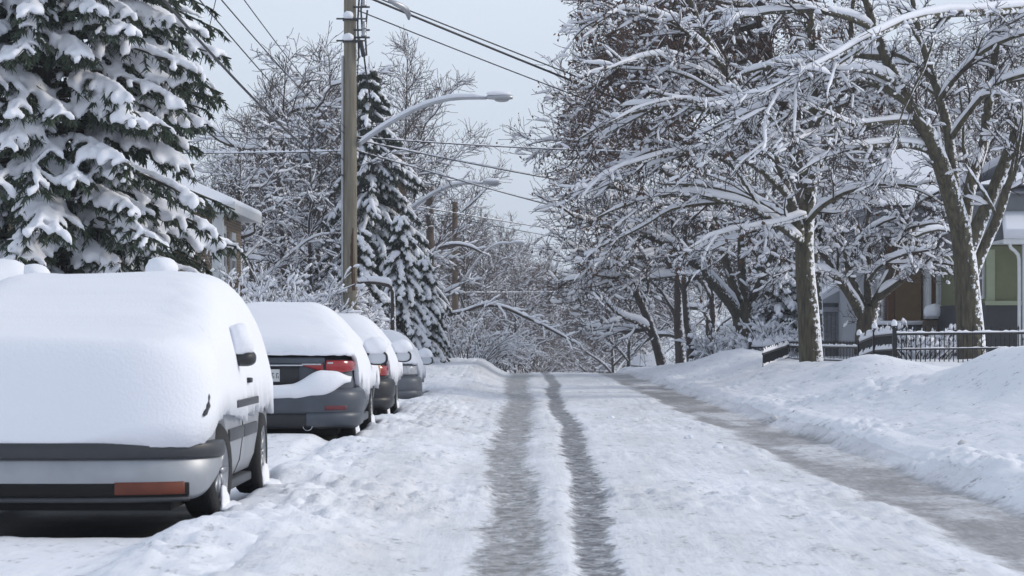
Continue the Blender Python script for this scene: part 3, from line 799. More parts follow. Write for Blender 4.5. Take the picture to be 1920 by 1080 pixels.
# ---- the tall brown tree behind, crown out of the top of the picture
D5 = 64.0
r5 = np.random.default_rng(5)
m5 = [(px_path([(1528, 690, D5), (1526, 560, D5), (1518, 440, D5), (1500, 320, D5), (1470, 200, D5), (1430, 60, D5), (1390, -120, D5), (1360, -260, D5)]), 0.26, 0.07)]
ends5 = [(1290, -60), (1180, -30), (1130, 40), (1100, 100), (1095, 170), (1075, 240), (1065, 300), (1150, 200), (1200, 100), (1250, 30), (1330, 20), (1480, -40), (1560, 20), (1600, 90), (1180, 270), (1260, 180), (1340, 120), (1120, -20), (1140, 90)]
for i, (ex, ey) in enumerate(ends5):
    t = r5.uniform(0.42, 0.85)
    q = resample(m5[0][0], 60)[int(t * 59)]
    e = P(ex, ey, D5 + r5.uniform(-4.5, 3))
    m5.append((arc(q, e, r5.uniform(0.1, 0.6), 0.12, r5, 6, 0.2), 0.1, 0.016))
tree('maple_tree', 'tall brown-twigged tree holding dead leaves, its crown leaving the top edge', 'tree', [(a, b * .85 if i else b, c) for i, (a, b, c) in enumerate(m5)], 55, P(1528, 690, D5), 'bark', 'twig_brown', n1=9, n2=7, n3=2, l1=1.7, l2=0.7, l3=0.36, snow=0.85, r_tip=0.005, leaves=14000, bare3=0.95, drop2=0.6, keep1=0.55)

# ------------------------------------------------------------------ conifers
def conifer_geo(rng, height, radius_f, z0=0.4, level=0.32, per=8, zdense=99.0, droop=0.45, rise=0.12, nside=14, needle=0.11, n_needle=34, snow_r=0.075, tw_len=0.42, bare=0.12, lvar=0.16):
    """boughs in whorls; returns trunk, needles, snow tubes (P,R)"""
    trunk = tubes(resample([(0, 0, -0.3, ), (0.03, 0.02, height * 0.5), (0, 0, height)], 12)[None], (np.linspace(1, 0.05, 12) * height * 0.017)[None], 10)
    B, lens, lv = [], [], []
    z = z0
    K = 9
    while z < height - 0.3:
        dense = 1.0 if z < zdense else 0.42
        Lr = radius_f(z)
        n = max(4, int(round(per * dense * (0.5 + 0.5 * Lr / radius_f(z0 + 1)))))
        ph = rng.random() * 6.28
        for i in range(n):
            a = ph + i * 2 * pi / n + rng.normal() * 0.18
            L = Lr * rng.uniform(1 - lvar * 1.3, 1 + lvar * 0.75)
            t = np.linspace(0.02, 1, K)
            dr = droop * rng.uniform(0.7, 1.3)
            r = L * t
            zz = z + rng.normal() * 0.06 + L * (rise * t - dr * t ** 1.8 * 0.9 + 0.1 * dr * t ** 4)
            wob = np.cumsum(rng.normal(size=K)) * 0.012 * L
            B.append(np.stack([r * np.cos(a) - wob * np.sin(a), r * np.sin(a) + wob * np.cos(a), zz], 1)); lens.append(L); lv.append(z)
        z += level * rng.uniform(0.85, 1.2) * (1.0 if z < zdense else 1.5)
    B = np.array(B); lens = np.array(lens)
    Rb = (0.008 + 0.012 * lens)[:, None] * np.linspace(1, 0.25, K)[None]
    # side sprays
    N = len(B)
    idx = np.repeat(np.arange(N), nside)
    j = np.tile(np.arange(nside), N)
    t = 0.22 + 0.76 * (j + rng.random(len(j)) * 0.8) / nside
    f = t * (K - 1); k = np.minimum(f.astype(int), K - 2); u = (f - k)[:, None]
    p = B[idx, k] * (1 - u) + B[idx, k + 1] * u
    T = norm(B[idx, k + 1] - B[idx, k])
    sd_ = norm(np.cross(T, np.array([0, 0, 1.0]))) * np.where(j % 2 == 0, 1, -1)[:, None]
    d = norm(T * rng.uniform(0.55, 1.0, (len(j), 1)) + sd_ * rng.uniform(0.6, 1.0, (len(j), 1)))
    ln = tw_len * lens[idx] * (1.15 - 0.85 * t) * rng.uniform(0.65, 1.2, len(j)) * 0.62 + 0.06
    KS = 5
    pts = [p]
    for q in range(KS - 1):
        d = d + np.array([0, 0, -0.16 - 0.1 * q * droop]) + rng.normal(size=d.shape) * 0.06
        d = norm(d); pts.append(pts[-1] + d * (ln / (KS - 1))[:, None])
    Sp = np.stack(pts, 1)
    Rs = np.repeat(np.linspace(0.007, 0.003, KS)[None], len(Sp), 0)
    wood = join(trunk, tubes(B, Rb, 4))
    # needles: short dark blades all round each spray, longest below
    m = len(Sp)
    ii = np.repeat(np.arange(m), n_needle)
    tt = rng.random(len(ii)) * (KS - 1.001); kk = tt.astype(int); uu = (tt - kk)[:, None]
    q = Sp[ii, kk] * (1 - uu) + Sp[ii, kk + 1] * uu
    TT = norm(Sp[ii, kk + 1] - Sp[ii, kk])
    dd = rng.normal(size=q.shape); dd[:, 2] = -np.abs(dd[:, 2]) * 0.9 - 0.1
    dd = norm(norm(dd) + TT * 0.8)
    wv = norm(np.cross(dd, rng.normal(size=q.shape)))
    L = needle * rng.uniform(0.6, 1.3, (len(ii), 1))
    wd = L * 0.155
    V = np.stack([q + wv * wd, q - wv * wd, q + dd * L], 1).reshape(-1, 3)
    needles = (V, [np.arange(3 * len(ii)).reshape(-1, 3)])
    # snow cushions along sprays and boughs
    lumps = snow_r * np.where(rng.random((m, 1)) < bare, 0.03, rng.uniform(0.55, 1.4, (m, 1))) * (0.75 + 0.3 * np.minimum(lens[idx], 2.6)[:, None] / 2.6)
    prof = np.array([0.0, 0.75, 1.0, 1.05, 0.0])
    up = np.array([0, 0, 1.0])
    Ps = Sp.copy()
    Ps = Ps + up * (lumps * 0.5 * np.array([0.6, 1, 1, 0.9, 0.3]))[..., None]
    Rsn = lumps * prof[None] * rng.uniform(0.85, 1.2, (m, KS)) + 0.002
    # extra point before the end keeps the lobes round
    kb = slice(2, K)
    Bs = B[:, kb] + up * (0.03 + 0.02 * lens)[:, None, None]
    nb = Bs.shape[1]
    pb = np.ones(nb); pb[0] = 0.02; pb[-1] = 0.02; pb[1] = 0.7
    Rbs = (snow_r * 1.05 * (0.8 + 0.2 * lens / 2.6))[:, None] * pb[None] * rng.uniform(0.8, 1.2, (N, nb))
    return wood, needles, (Ps, Rsn), (Bs, Rbs)

def round_tubes(Pn, Rn, Kout=8, sides=6, su=0.8):
    """resample polylines so that ends close like sausages"""
    N, K, _ = Pn.shape
    q = np.linspace(0, K - 1, Kout)
    k = np.minimum(q.astype(int), K - 2); u = (q - k)
    P2 = Pn[:, k] * (1 - u)[None, :, None] + Pn[:, k + 1] * u[None, :, None]
    mid = Rn[:, 1:-1].mean(1, keepdims=True)
    e = np.sqrt(np.clip(1 - np.abs(np.linspace(-1, 1, Kout)) ** 3.0, 0, 1))
    rr = np.stack([np.interp(q, np.arange(K), Rn[i]) for i in range(N)]) if N < 60 else Rn[:, k] * (1 - u)[None] + Rn[:, k + 1] * u[None]
    R2 = np.maximum(rr, mid * 0.8) * e[None] + 0.0015
    return tubes(P2, R2, sides, su=su, cap=True)

def voxel(geo, size, smooth_it=4):
    me = mesh('tmp', geo[0], geo[1])
    ob = bpy.data.objects.new('tmp', me); COL.objects.link(ob)
    md = ob.modifiers.new('r', 'REMESH'); md.mode = 'VOXEL'; md.voxel_size = size; md.use_smooth_shade = True
    if smooth_it:
        sm = ob.modifiers.new('s', 'SMOOTH'); sm.factor = 0.5; sm.iterations = smooth_it
    dg = bpy.context.evaluated_depsgraph_get()
    out = bpy.data.meshes.new_from_object(ob.evaluated_get(dg))
    bpy.data.objects.remove(ob); bpy.data.meshes.remove(me)
    return out

def conifer(name, label, cat, base, seed, rz=0.0, remesh=None, group=None, needle_mat='needle', **kw):
    rng = np.random.default_rng(seed)
    wood, needles, (Ps, Rs), (Bs, Rb) = conifer_geo(rng, **kw)
    t = thing(name, label, cat, tuple(base), group); t.rotation_euler.z = rz
    z3 = np.zeros(3)
    def lp(nm, geo, m_, par, sm=True):
        o = put(nm, mesh(nm, geo[0], geo[1], sm), M[m_], par); return o
    lp('trunk', wood, 'bark', t)
    c = lp('crown', needles, needle_mat, t, False)
    sn = join(round_tubes(Ps, Rs, 8, 7), round_tubes(Bs, Rb, 8, 7)) if remesh else join(round_tubes(Ps, Rs, 6, 5), round_tubes(Bs, Rb, 7, 5))
    if remesh:
        # the far side, turned from the street, carries its snow on fewer sprays
        wy = lambda A: A[:, :, 0].mean(1) * math.sin(rz) + A[:, :, 1].mean(1) * math.cos(rz)
        k1 = (wy(Ps) < 0.5) | (rng.random(len(Ps)) < 0.2); k2 = (wy(Bs) < 0.6) | (rng.random(len(Bs)) < 0.4)
        sn = join(round_tubes(Ps[k1], Rs[k1], 8, 7), round_tubes(Bs[k2], Rb[k2], 8, 7))
        me = voxel(sn, remesh, 2)
        vv = np.empty(len(me.vertices) * 3, np.float32); me.vertices.foreach_get('co', vv); vv = vv.reshape(-1, 3)
        nn_ = np.empty(len(me.vertices) * 3, np.float32); me.vertices.foreach_get('normal', nn_); nn_ = nn_.reshape(-1, 3)
        dsp = (fbm(vv[:, 0] * 7 + vv[:, 2] * 3, vv[:, 1] * 7 - vv[:, 2] * 4, 3, 5) - 0.5) * 0.075
        vv = vv + nn_ * dsp[:, None]
        me.vertices.foreach_set('co', vv.astype(np.float32).reshape(-1)); me.update()
        me.name = 'bough_snow'
        put('bough_snow', me, M['snow_tree'], c, kind='stuff')
    else:
        lp('bough_snow', sn, 'snow_tree', c)['kind'] = 'stuff'
    return t

def spruce_r(z):
    return np.interp(z, [0, 1.2, 3, 6.4, 9, 12, 15.5], [2.2, 2.65, 2.75, 2.45, 1.75, 1.0, 0.15])

DS = 38.0
sb = P(85, 630, DS); sb[2] = Hat(sb[0], DS) - 0.1
conifer('spruce_tree', 'huge dark spruce with drooping boughs under thick snow, left of the cars', 'tree', sb, 7, 0.4, remesh=0.05,
        height=15.5, radius_f=spruce_r, z0=0.5, level=0.235, per=11, zdense=7.2, droop=0.42, rise=0.16, nside=17, needle=0.13, n_needle=31, snow_r=0.065, tw_len=0.42, bare=0.24, lvar=0.2)

# the conifers behind the utility pole
def cone_r(h, r, top=0.1):
    return lambda z: np.interp(z, [0, h * 0.12, h * 0.5, h], [r * 0.8, r, r * 0.72, top])

def ground_at(px, Y, dz=-0.05):
    p = P(px, 630, Y); p[2] = Hat(p[0], Y) + dz; return p

conifer('fir_tree', 'tall narrow conifer directly behind the nearest utility pole', 'tree', ground_at(692, 76), 8, height=9.2, radius_f=cone_r(9.2, 2.3, .25), level=0.3, per=9,
        droop=0.85, nside=10, needle=0.2, n_needle=24, snow_r=0.075, bare=0.3, lvar=0.5, needle_mat='needle_far')
conifer('cedar_tree', 'drooping snow-clad cedar right of the nearest utility pole', 'tree', ground_at(752, 70), 9, height=4.6, radius_f=cone_r(4.6, 1.15), level=0.3, per=8,
        droop=1.25, nside=9, needle=0.15, n_needle=22, snow_r=0.085, needle_mat='needle_far')
conifer('cedar_tree', 'low bowed cedar beside the farthest parked car', 'tree', ground_at(795, 72), 10, height=3.5, radius_f=cone_r(3.5, 0.85), level=0.28, per=7,
        droop=1.4, nside=9, needle=0.15, n_needle=22, snow_r=0.08, needle_mat='needle_far')
conifer('cedar_tree', 'broad snow-laden cedar low behind the utility pole', 'tree', ground_at(672, 66), 12, height=4.0, radius_f=cone_r(4.0, 1.3), level=0.28, per=8,
        droop=1.1, nside=9, needle=0.15, n_needle=22, snow_r=0.09, needle_mat='needle_far')
conifer('spruce_tree', 'dark snowy spruce in the yard between the street maples', 'tree', ground_at(1462, 82), 13, height=5.6, radius_f=cone_r(5.6, 1.7), level=0.34, per=8,
        droop=0.8, nside=9, needle=0.16, n_needle=20, snow_r=0.1, needle_mat='needle_far')

# ------------------------------------------------------------------ background trees (three builds, copied)
def wild_limbs(h, spread, seed, fork=0.22, n=9, r=0.2, lean=(0, 0), up=0.75):
    rng = np.random.default_rng(seed)
    hf = h * fork
    top = np.array([lean[0], lean[1], h])
    tr = resample([(0, 0, -0.3), (lean[0] * 0.15 + 0.05, lean[1] * 0.15, hf), (lean[0] * 0.45 - 0.08, lean[1] * .45 + 0.1, h * 0.55), tuple(top)], 10)
    L = [(tr, r, 0.015)]
    fine = resample(tr, 60)
    for i in range(n):
        t = fork * 0.85 + (0.8 - fork) * (i + rng.random()) / n
        q = fine[int(t * 59)]
        a = i * 2.4 + rng.normal() * 0.3
        ln = spread * (1.15 - 0.75 * t) * rng.uniform(0.8, 1.15)
        e = q + np.array([math.cos(a) * ln, math.sin(a) * ln, up * ln * rng.uniform(0.7, 1.25)])
        L.append((arc(q, e, 0.06 * ln * rng.uniform(-1, 1.6), 0.05 * ln, rng, 6), r * (0.55 - 0.3 * t), 0.012))
    return L

VAR = {}
def variant(key, limbs, seed, twig, **kw):
    g = crown(limbs, np.random.default_rng(seed), **kw)
    VAR[key] = dict(trunk=(mesh('trunk', *g['wood']), M['bark_far']), crown=(mesh('crown', *g['twigs']), M[twig]), snow=(mesh('branch_snow', *g['snow']), M['snow_tree']))
    for me, m_ in VAR[key].values(): me.materials.append(m_)

variant('vase', wild_limbs(11, 4.6, 31, 0.2, 10, 0.2), 31, 'twig_brown', n1=6, n2=7, n3=2, l1=1.9, l2=0.9, l3=0.5, snow=0.9, r_tip=0.006, drop2=0.55)
variant('tall', wild_limbs(13, 3.4, 32, 0.25, 12, 0.19, up=1.2), 32, 'twig_brown', n1=6, n2=7, n3=2, l1=1.7, l2=0.85, l3=0.5, snow=0.75, r_tip=0.006, trop1=0.08, bare3=0.9, drop2=0.5)
variant('spread', wild_limbs(9, 5.0, 33, 0.14, 11, 0.2, up=0.55), 33, 'twig', n1=6, n2=7, n3=2, l1=1.8, l2=0.8, l3=0.45, snow=1.35, r_tip=0.006)

def put_tree(key, loc, rz, sc, label, group=None, name='bare_tree', cat='tree', sz=None):
    t = thing(name, label, cat, tuple(loc), group)
    t.rotation_euler.z = rz
    t.scale = (sc, sc, sz or sc)
    v = VAR[key]
    def link(nm, d, par):
        o = bpy.data.objects.new(nm, d); COL.objects.link(o); o.parent = par; return o
    link('trunk', v['trunk'][0], t)
    c = link('crown', v['crown'][0], t)
    link('branch_snow', v['snow'][0], c)['kind'] = 'stuff'
    return t

def gt(px, Y, key, rz, sc, label, group=None, sz=None, name='bare_tree'):
    return put_tree(key, ground_at(px, Y), rz, sc, label, group, name, sz=sz)

# left side
gt(535, 84, 'spread', 0.7, 1.12, 'wide snow-covered tree behind the bushes, left of the utility pole', sz=1.1)
gt(600, 92, 'tall', 2.2, 0.86, 'slim tree with thin bare top left of the utility pole')
gt(505, 100, 'tall', 4.0, 0.86, 'slender bare-topped tree farther back above the brick house roof')
gt(765, 134, 'tall', 1.0, 1.42, 'tall bare tree standing right of the nearest street lamp arm')
gt(470, 110, 'spread', 3.0, 1.2, 'far snowy tree showing beside the big spruce', sz=1.0)
gt(452, 72, 'spread', 1.4, 0.62, 'small snowy tree leaning over the bushes below the brick house')
gt(580, 76, 'spread', 5.2, 0.78, 'dense snowy tree crowding the utility pole from the left')
gt(632, 104, 'spread', 2.0, 1.25, 'broad far tree filling the gap behind the utility pole')
gt(700, 112, 'spread', 3.1, 1.15, 'far bare tree behind the narrow conifer')
# rows beyond the crest
rl = np.random.default_rng(77)
for px, Y, k, sc in [(868, 142, 'tall', 0.9), (905, 150, 'vase', 0.95), (845, 160, 'tall', 0.95), (950, 165, 'vase', 1.15), (968, 136, 'vase', 0.7), (985, 205, 'tall', 1.15), (900, 190, 'tall', 1.2), (1010, 240, 'vase', 1.45), (930, 240, 'vase', 1.6), (1000, 180, 'tall', 0.85), (1020, 280, 'tall', 1.5)]:
    gt(px, Y, k, rl.uniform(0, 6), sc, 'bare snow-dusted tree in the row beyond the crest, left of the road', 'trees beyond the crest on the left')
for px, Y, k, sc in [(1180, 120, 'vase', 0.7), (1150, 150, 'vase', 0.85), (1125, 185, 'tall', 0.95), (1110, 230, 'vase', 1.1), (1195, 210, 'tall', 1.1), (1090, 290, 'vase', 1.4), (1240, 170, 'spread', 1.1), (1060, 330, 'vase', 2.0), (1030, 300, 'tall', 1.8), (1150, 300, 'tall', 1.4), (1075, 400, 'vase', 1.9), (1040, 420, 'spread', 2.2), (1110, 420, 'spread', 2.2), (1135, 250, 'tall', 0.9), (1070, 260, 'tall', 1.0), (1100, 350, 'tall', 1.5), (1045, 360, 'tall', 1.5), (1170, 180, 'vase', 0.7)]:
    gt(px, Y, k, rl.uniform(0, 6), sc, 'bare snow-dusted tree in the row beyond the crest, right of the road', 'trees beyond the crest on the right')
# right side, behind the street trees
for px, Y, k, sc in [(1330, 105, 'spread', 1.0), (1420, 112, 'vase', 1.05), (1530, 108, 'spread', 1.2), (1640, 100, 'vase', 1.1), (1740, 92, 'tall', 1.0), (1840, 86, 'vase', 1.0), (1600, 135, 'tall', 1.35), (1480, 140, 'vase', 1.4), (1760, 120, 'spread', 1.4), (1900, 100, 'tall', 1.15), (1290, 130, 'vase', 1.0), (1700, 84, 'spread', 0.8)]:
    gt(px, Y, k, rl.uniform(0, 6), sc, 'snowy bare tree massed behind the houses and street maples', 'trees behind the right-hand yards')

# the four lit trunks at the crest
def lean_tree(pts, D, r, label, seed, limbs=(), **kw):
    L = [(px_path([(a, b, D) for a, b in pts]), r, r * 0.3)]
    for q in limbs: L.append((px_path([(a, b, D + (i * dz)) for i, (a, b, dz) in enumerate(q)]), r * 0.42, 0.02))
    tree('birch_tree' if False else 'roadside_tree', label, 'tree', L, seed, P(pts[0][0], pts[0][1], D), 'bark_far', n1=7, n2=6, n3=2, l1=1.6, l2=0.8, l3=0.4, snow=1.4, r_tip=0.006, **kw)
lean_tree([(1246, 705), (1238, 670), (1226, 630), (1212, 590), (1195, 555), (1182, 500), (1175, 430)], 86, 0.21, 'trunk leaning towards the road at the crest, lit along one edge', 101,
          [[(1222, 620, 0), (1195, 606, -.4), (1160, 590, -.4), (1125, 555, -.4), (1090, 525, -.4)], [(1222, 615, 0), (1180, 622, .3), (1135, 618, .3), (1095, 610, .3)], [(1205, 575, 0), (1215, 540, .3), (1222, 490, .3), (1228, 430, .3)], [(1196, 555, 0), (1165, 535, -.2), (1140, 500, -.2), (1120, 460, -.2)]])
lean_tree([(1277, 700), (1276, 660), (1272, 610), (1272, 550), (1268, 480), (1262, 400), (1262, 330)], 90, 0.22, 'straight pale trunk standing right of the leaning one at the crest', 102,
          [[(1272, 560, 0), (1290, 520, .3), (1300, 470, .3), (1310, 410, .3)], [(1270, 520, 0), (1240, 480, -.3), (1205, 455, -.3), (1165, 440, -.3)], [(1270, 600, 0), (1255, 570, .2), (1235, 540, .2), (1210, 520, .2)]])
lean_tree([(1300, 690), (1296, 650), (1288, 600), (1284, 550), (1282, 480), (1292, 400)], 84, 0.17, 'dark-sided trunk with snow patches beside the straight pale one', 103,
          [[(1285, 560, 0), (1270, 520, .3), (1245, 480, .3), (1215, 460, .3)], [(1284, 540, 0), (1310, 500, -.3), (1330, 460, -.3), (1360, 430, -.3)]])
lean_tree([(1318, 680), (1332, 640), (1338, 600), (1334, 550), (1330, 480), (1340, 400)], 88, 0.15, 'thin mossy trunk close behind the smooth snow mound', 104,
          [[(1336, 610, 0), (1352, 580, .3), (1372, 550, .3), (1385, 510, .3)], [(1334, 560, 0), (1318, 530, -.3), (1300, 490, -.3), (1280, 460, -.3)]])

# saplings bent over by the snow
def bent(pts, D, r, label, seed, nb=26, lb=0.9):
    L = [(px_path([(a, b, D) for a, b in pts]), r, 0.03)]
    rng = np.random.default_rng(seed)
    t = thing('bent_sapling', label, 'tree', tuple(P(pts[0][0], pts[0][1], D)))
    PL = resample(L[0][0], 26)[None]; RL = np.linspace(r, r * 0.45, 26)[None]
    P1, R1 = grow(PL, RL, nb, 0.35, 1, 0.7, lb, 6, -0.02, 0.15, 0.4, 0.006, rng, 0.8, 0.2, 0.02)
    part('trunk', tubes(PL, RL, 8), M['bark_far'], t)
    c = part('crown', tubes(P1, R1, 4), M['twig'], t)
    part('branch_snow', join(snow_on(PL, RL, 0.13, rng, 1.05, 0.01, 6, 0.2, 0.6, lump=0.12), snow_on(P1, R1, 0.07, rng, 1, 0.02, 5, 0.1, 0.4)), M['snow_tree'], c)
bent([(828, 672), (824, 640), (826, 610), (838, 592), (870, 585), (905, 573), (945, 577), (990, 597), (1040, 622), (1075, 642)], 100, 0.085, 'long sapling bowed by snow into an arch towards the road', 201)
bent([(737, 625), (737, 570), (734, 540), (718, 533), (695, 530), (668, 531)], 61, 0.07, 'small snapped stem carrying a thick slab of snow beside the pole', 202, 4, 0.25)
bent([(806, 560), (806, 500), (808, 480), (822, 466), (850, 459), (880, 463), (905, 475)], 104, 0.09, 'arched snowy branch stem beside the middle utility pole', 203, 10, 0.5)

# ------------------------------------------------------------------ twiggy shrubs
def shrub(px, Y, wdt, h, seed, label, n=60, twig='twig', snow=1.0):
    rng = np.random.default_rng(seed)
    b = ground_at(px, Y)
    a = rng.random(n) * 2 * pi; rad = np.sqrt(rng.random(n)) * 0.45 * wdt
    p0 = np.stack([b[0] + rad * np.cos(a), b[1] + rad * np.sin(a) * 0.6, np.full(n, b[2])], 1)
    d = norm(np.stack([np.cos(a) * 0.5, np.sin(a) * 0.4, np.full(n, 1.0)], 1) + rng.normal(size=(n, 3)) * 0.2)
    pts = [p0]; K = 7
    ln = h * rng.uniform(0.6, 1.1, n) / (K - 1)
    for k in range(K - 1):
        d = norm(d + rng.normal(size=d.shape) * 0.16 + np.array([0, 0, -0.07 * k]))
        pts.append(pts[-1] + d * ln[:, None])
    P0 = np.stack(pts, 1); R0 = np.linspace(0.022, 0.006, K)[None].repeat(n, 0)
    P1, R1 = grow(P0, R0, 8, 0.2, 1, 0.75, h * 0.3, 5, 0.03, 0.22, 0.6, 0.004, rng, 0.8, 0.3, 0.01)
    P2, R2 = grow(P1, R1, 3, 0.2, 1, 0.8, h * 0.13, 3, 0.04, 0.25, 0.7, 0.0035, rng, 0.8, 0.3, 0.006)
    t = thing('shrub', label, 'shrub', tuple(b))
    part('stems', tubes(P0, R0, 4), M['bark'], t)
    c = part('crown', join(tubes(P1, R1, 3), tubes(P2, R2, 3)), M[twig], t)
    part('branch_snow', join(snow_on(P0, R0, 0.05 * snow, rng, 1, 0.016, 5, 0.2, 0.55), snow_chunks(P1, R1, 0.07 * snow, rng, 0.024, 0.75, sides=4), snow_chunks(P2, R2, 0.05 * snow, rng, 0.02, 0.4, sides=4)), M['snow_tree'], c)
shrub(455, 50, 2.3, 2.3, 301, 'round twiggy shrub below the brick house', 55)
shrub(548, 58, 2.0, 2.2, 302, 'loose snowy shrub directly left of the utility pole base', 55)
shrub(598, 64, 1.6, 2.2, 303, 'arching shrub close behind the utility pole', 50)
shrub(420, 58, 1.8, 2.4, 304, 'shrub half hidden by the big spruce, under the brick house', 50)
shrub(870, 88, 2.6, 2.2, 305, 'brown shrub on the verge past the farthest parked car', 55, 'twig_brown', 0.8)
shrub(915, 96, 2.2, 1.9, 306, 'low shrub on the verge nearest the crest', 60, 'twig_brown', 0.9)
shrub(1360, 84, 2.2, 1.6, 307, 'low snow-heaped shrub behind the smooth mound', 50, snow=1.5)
shrub(1440, 70, 1.6, 1.3, 308, 'small snowy shrub behind the snow-capped rail', 40, snow=1.5)
shrub(1725, 60, 1.6, 1.0, 309, 'small snowy shrub at the foot of the bay-window house', 40, snow=1.5)
for px, Y, rr, lb in [(0, 24, .30, 'rounded snow cap on a clipped bush at the left edge, above the silver car'), (64, 24, .15, 'small rounded snow-capped bush top just above the silver car'), (303, 23, .155, 'domed snow-capped bush top under the spruce, above the silver car')]:
    c = P(px, {0: 520, 64: 514, 303: 502}[px], Y); gz = Hat(c[0], Y)
    t = thing('clipped_bush', lb, 'shrub', (c[0], Y, gz))
    rng = np.random.default_rng(px)
    n = 900
    dirs = norm(rng.normal(size=(n, 3))); hgt = c[2] - gz
    pp = np.array([c[0], Y, gz + hgt * 0.45]) + dirs * np.array([rr * 1.2, rr * 1.2, hgt * 0.5]) * rng.uniform(0.75, 1, (n, 1))
    wv = norm(np.cross(dirs, rng.normal(size=(n, 3))))
    part('crown', (np.stack([pp - wv * .02, pp + wv * .02, pp + dirs * .09], 1).reshape(-1, 3), [np.arange(3 * n).reshape(-1, 3)]), M['needle'], t, smooth=False)
    part('stem', tubes(np.array([[c[0], Y, gz - .1], [c[0], Y, gz + hgt * .9]]), np.array([.04, .03]), 6), M['bark'], t)
    part('snow_cap', blob(c - np.array([0, 0, rr * 0.1]), (rr, rr, rr * 0.75), 12, px, 0.12, -0.45), M['snow_car'], t)

# ------------------------------------------------------------------ cars under snow
M['silver'] = mat('silver_paint', (0.34, 0.355, 0.38), 0.45, 0.35, var=0.12, vscale=5)
M['grey_paint'] = mat('slate_grey_paint', (0.075, 0.086, 0.105), 0.45, 0.3, coat=0.05, var=0.15, vscale=6)
M['dark_paint'] = mat('black_paint', (0.02, 0.021, 0.025), 0.45, 0.1, coat=0.05, var=0.15, vscale=6)
M['pale_paint'] = mat('pale_silver_paint', (0.13, 0.14, 0.155), 0.45, 0.4, coat=0.05, var=0.1, vscale=6)
M['black_plastic'] = mat('black_bumper_plastic', (0.02, 0.021, 0.024), 0.5, var=0.15, vscale=14)
M['trim_plastic'] = mat('grey_trim_plastic', (0.036, 0.038, 0.044), 0.45, var=0.12, vscale=14)
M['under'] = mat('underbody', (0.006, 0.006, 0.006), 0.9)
M['rubber'] = mat('tyre_rubber', (0.016, 0.016, 0.017), 0.85, bump=0.3, bscale=60)
M['alloy'] = mat('wheel_alloy', (0.36, 0.37, 0.39), 0.4, 0.7)
M['amber'] = mat('amber_lens', (0.13, 0.026, 0.009), 0.45, var=0.3, vscale=10)
M['amber_pale'] = mat('pale_amber_lens', (0.55, 0.3, 0.15), 0.25, coat=0.5)
M['red_lens'] = mat('red_lens', (0.30, 0.008, 0.012), 0.18, coat=0.6, var=0.25, vscale=9)
M['red_dark'] = mat('dark_red_lens', (0.12, 0.006, 0.01), 0.25, coat=0.5)
M['clear_lens'] = mat('clear_lens', (0.5, 0.5, 0.52), 0.2, coat=0.5, var=0.3, vscale=20)
M['chrome'] = mat('chrome_strip', (0.55, 0.57, 0.6), 0.22, 0.9)
M['glass'] = mat('car_glass', (0.02, 0.024, 0.028), 0.08, coat=0.3)
M['mirror_glass'] = mat('frosted_mirror', (0.60, 0.63, 0.67), 0.4)
M['plate'] = mat('licence_plate', (0.62, 0.63, 0.62), 0.5)
M['ink'] = mat('plate_ink', (0.03, 0.04, 0.07), 0.6)

def plan_w(s, L, d=0.45, d2=None, p=3.4):
    """half-width factor along a car that rounds off at both ends"""
    d2 = d2 or d
    a = np.clip((d - s) / d, 0, 1); b = np.clip((s - (L - d2)) / d2, 0, 1)
    return (1 - a ** p) ** (1 / p) * (1 - b ** p) ** (1 / p)

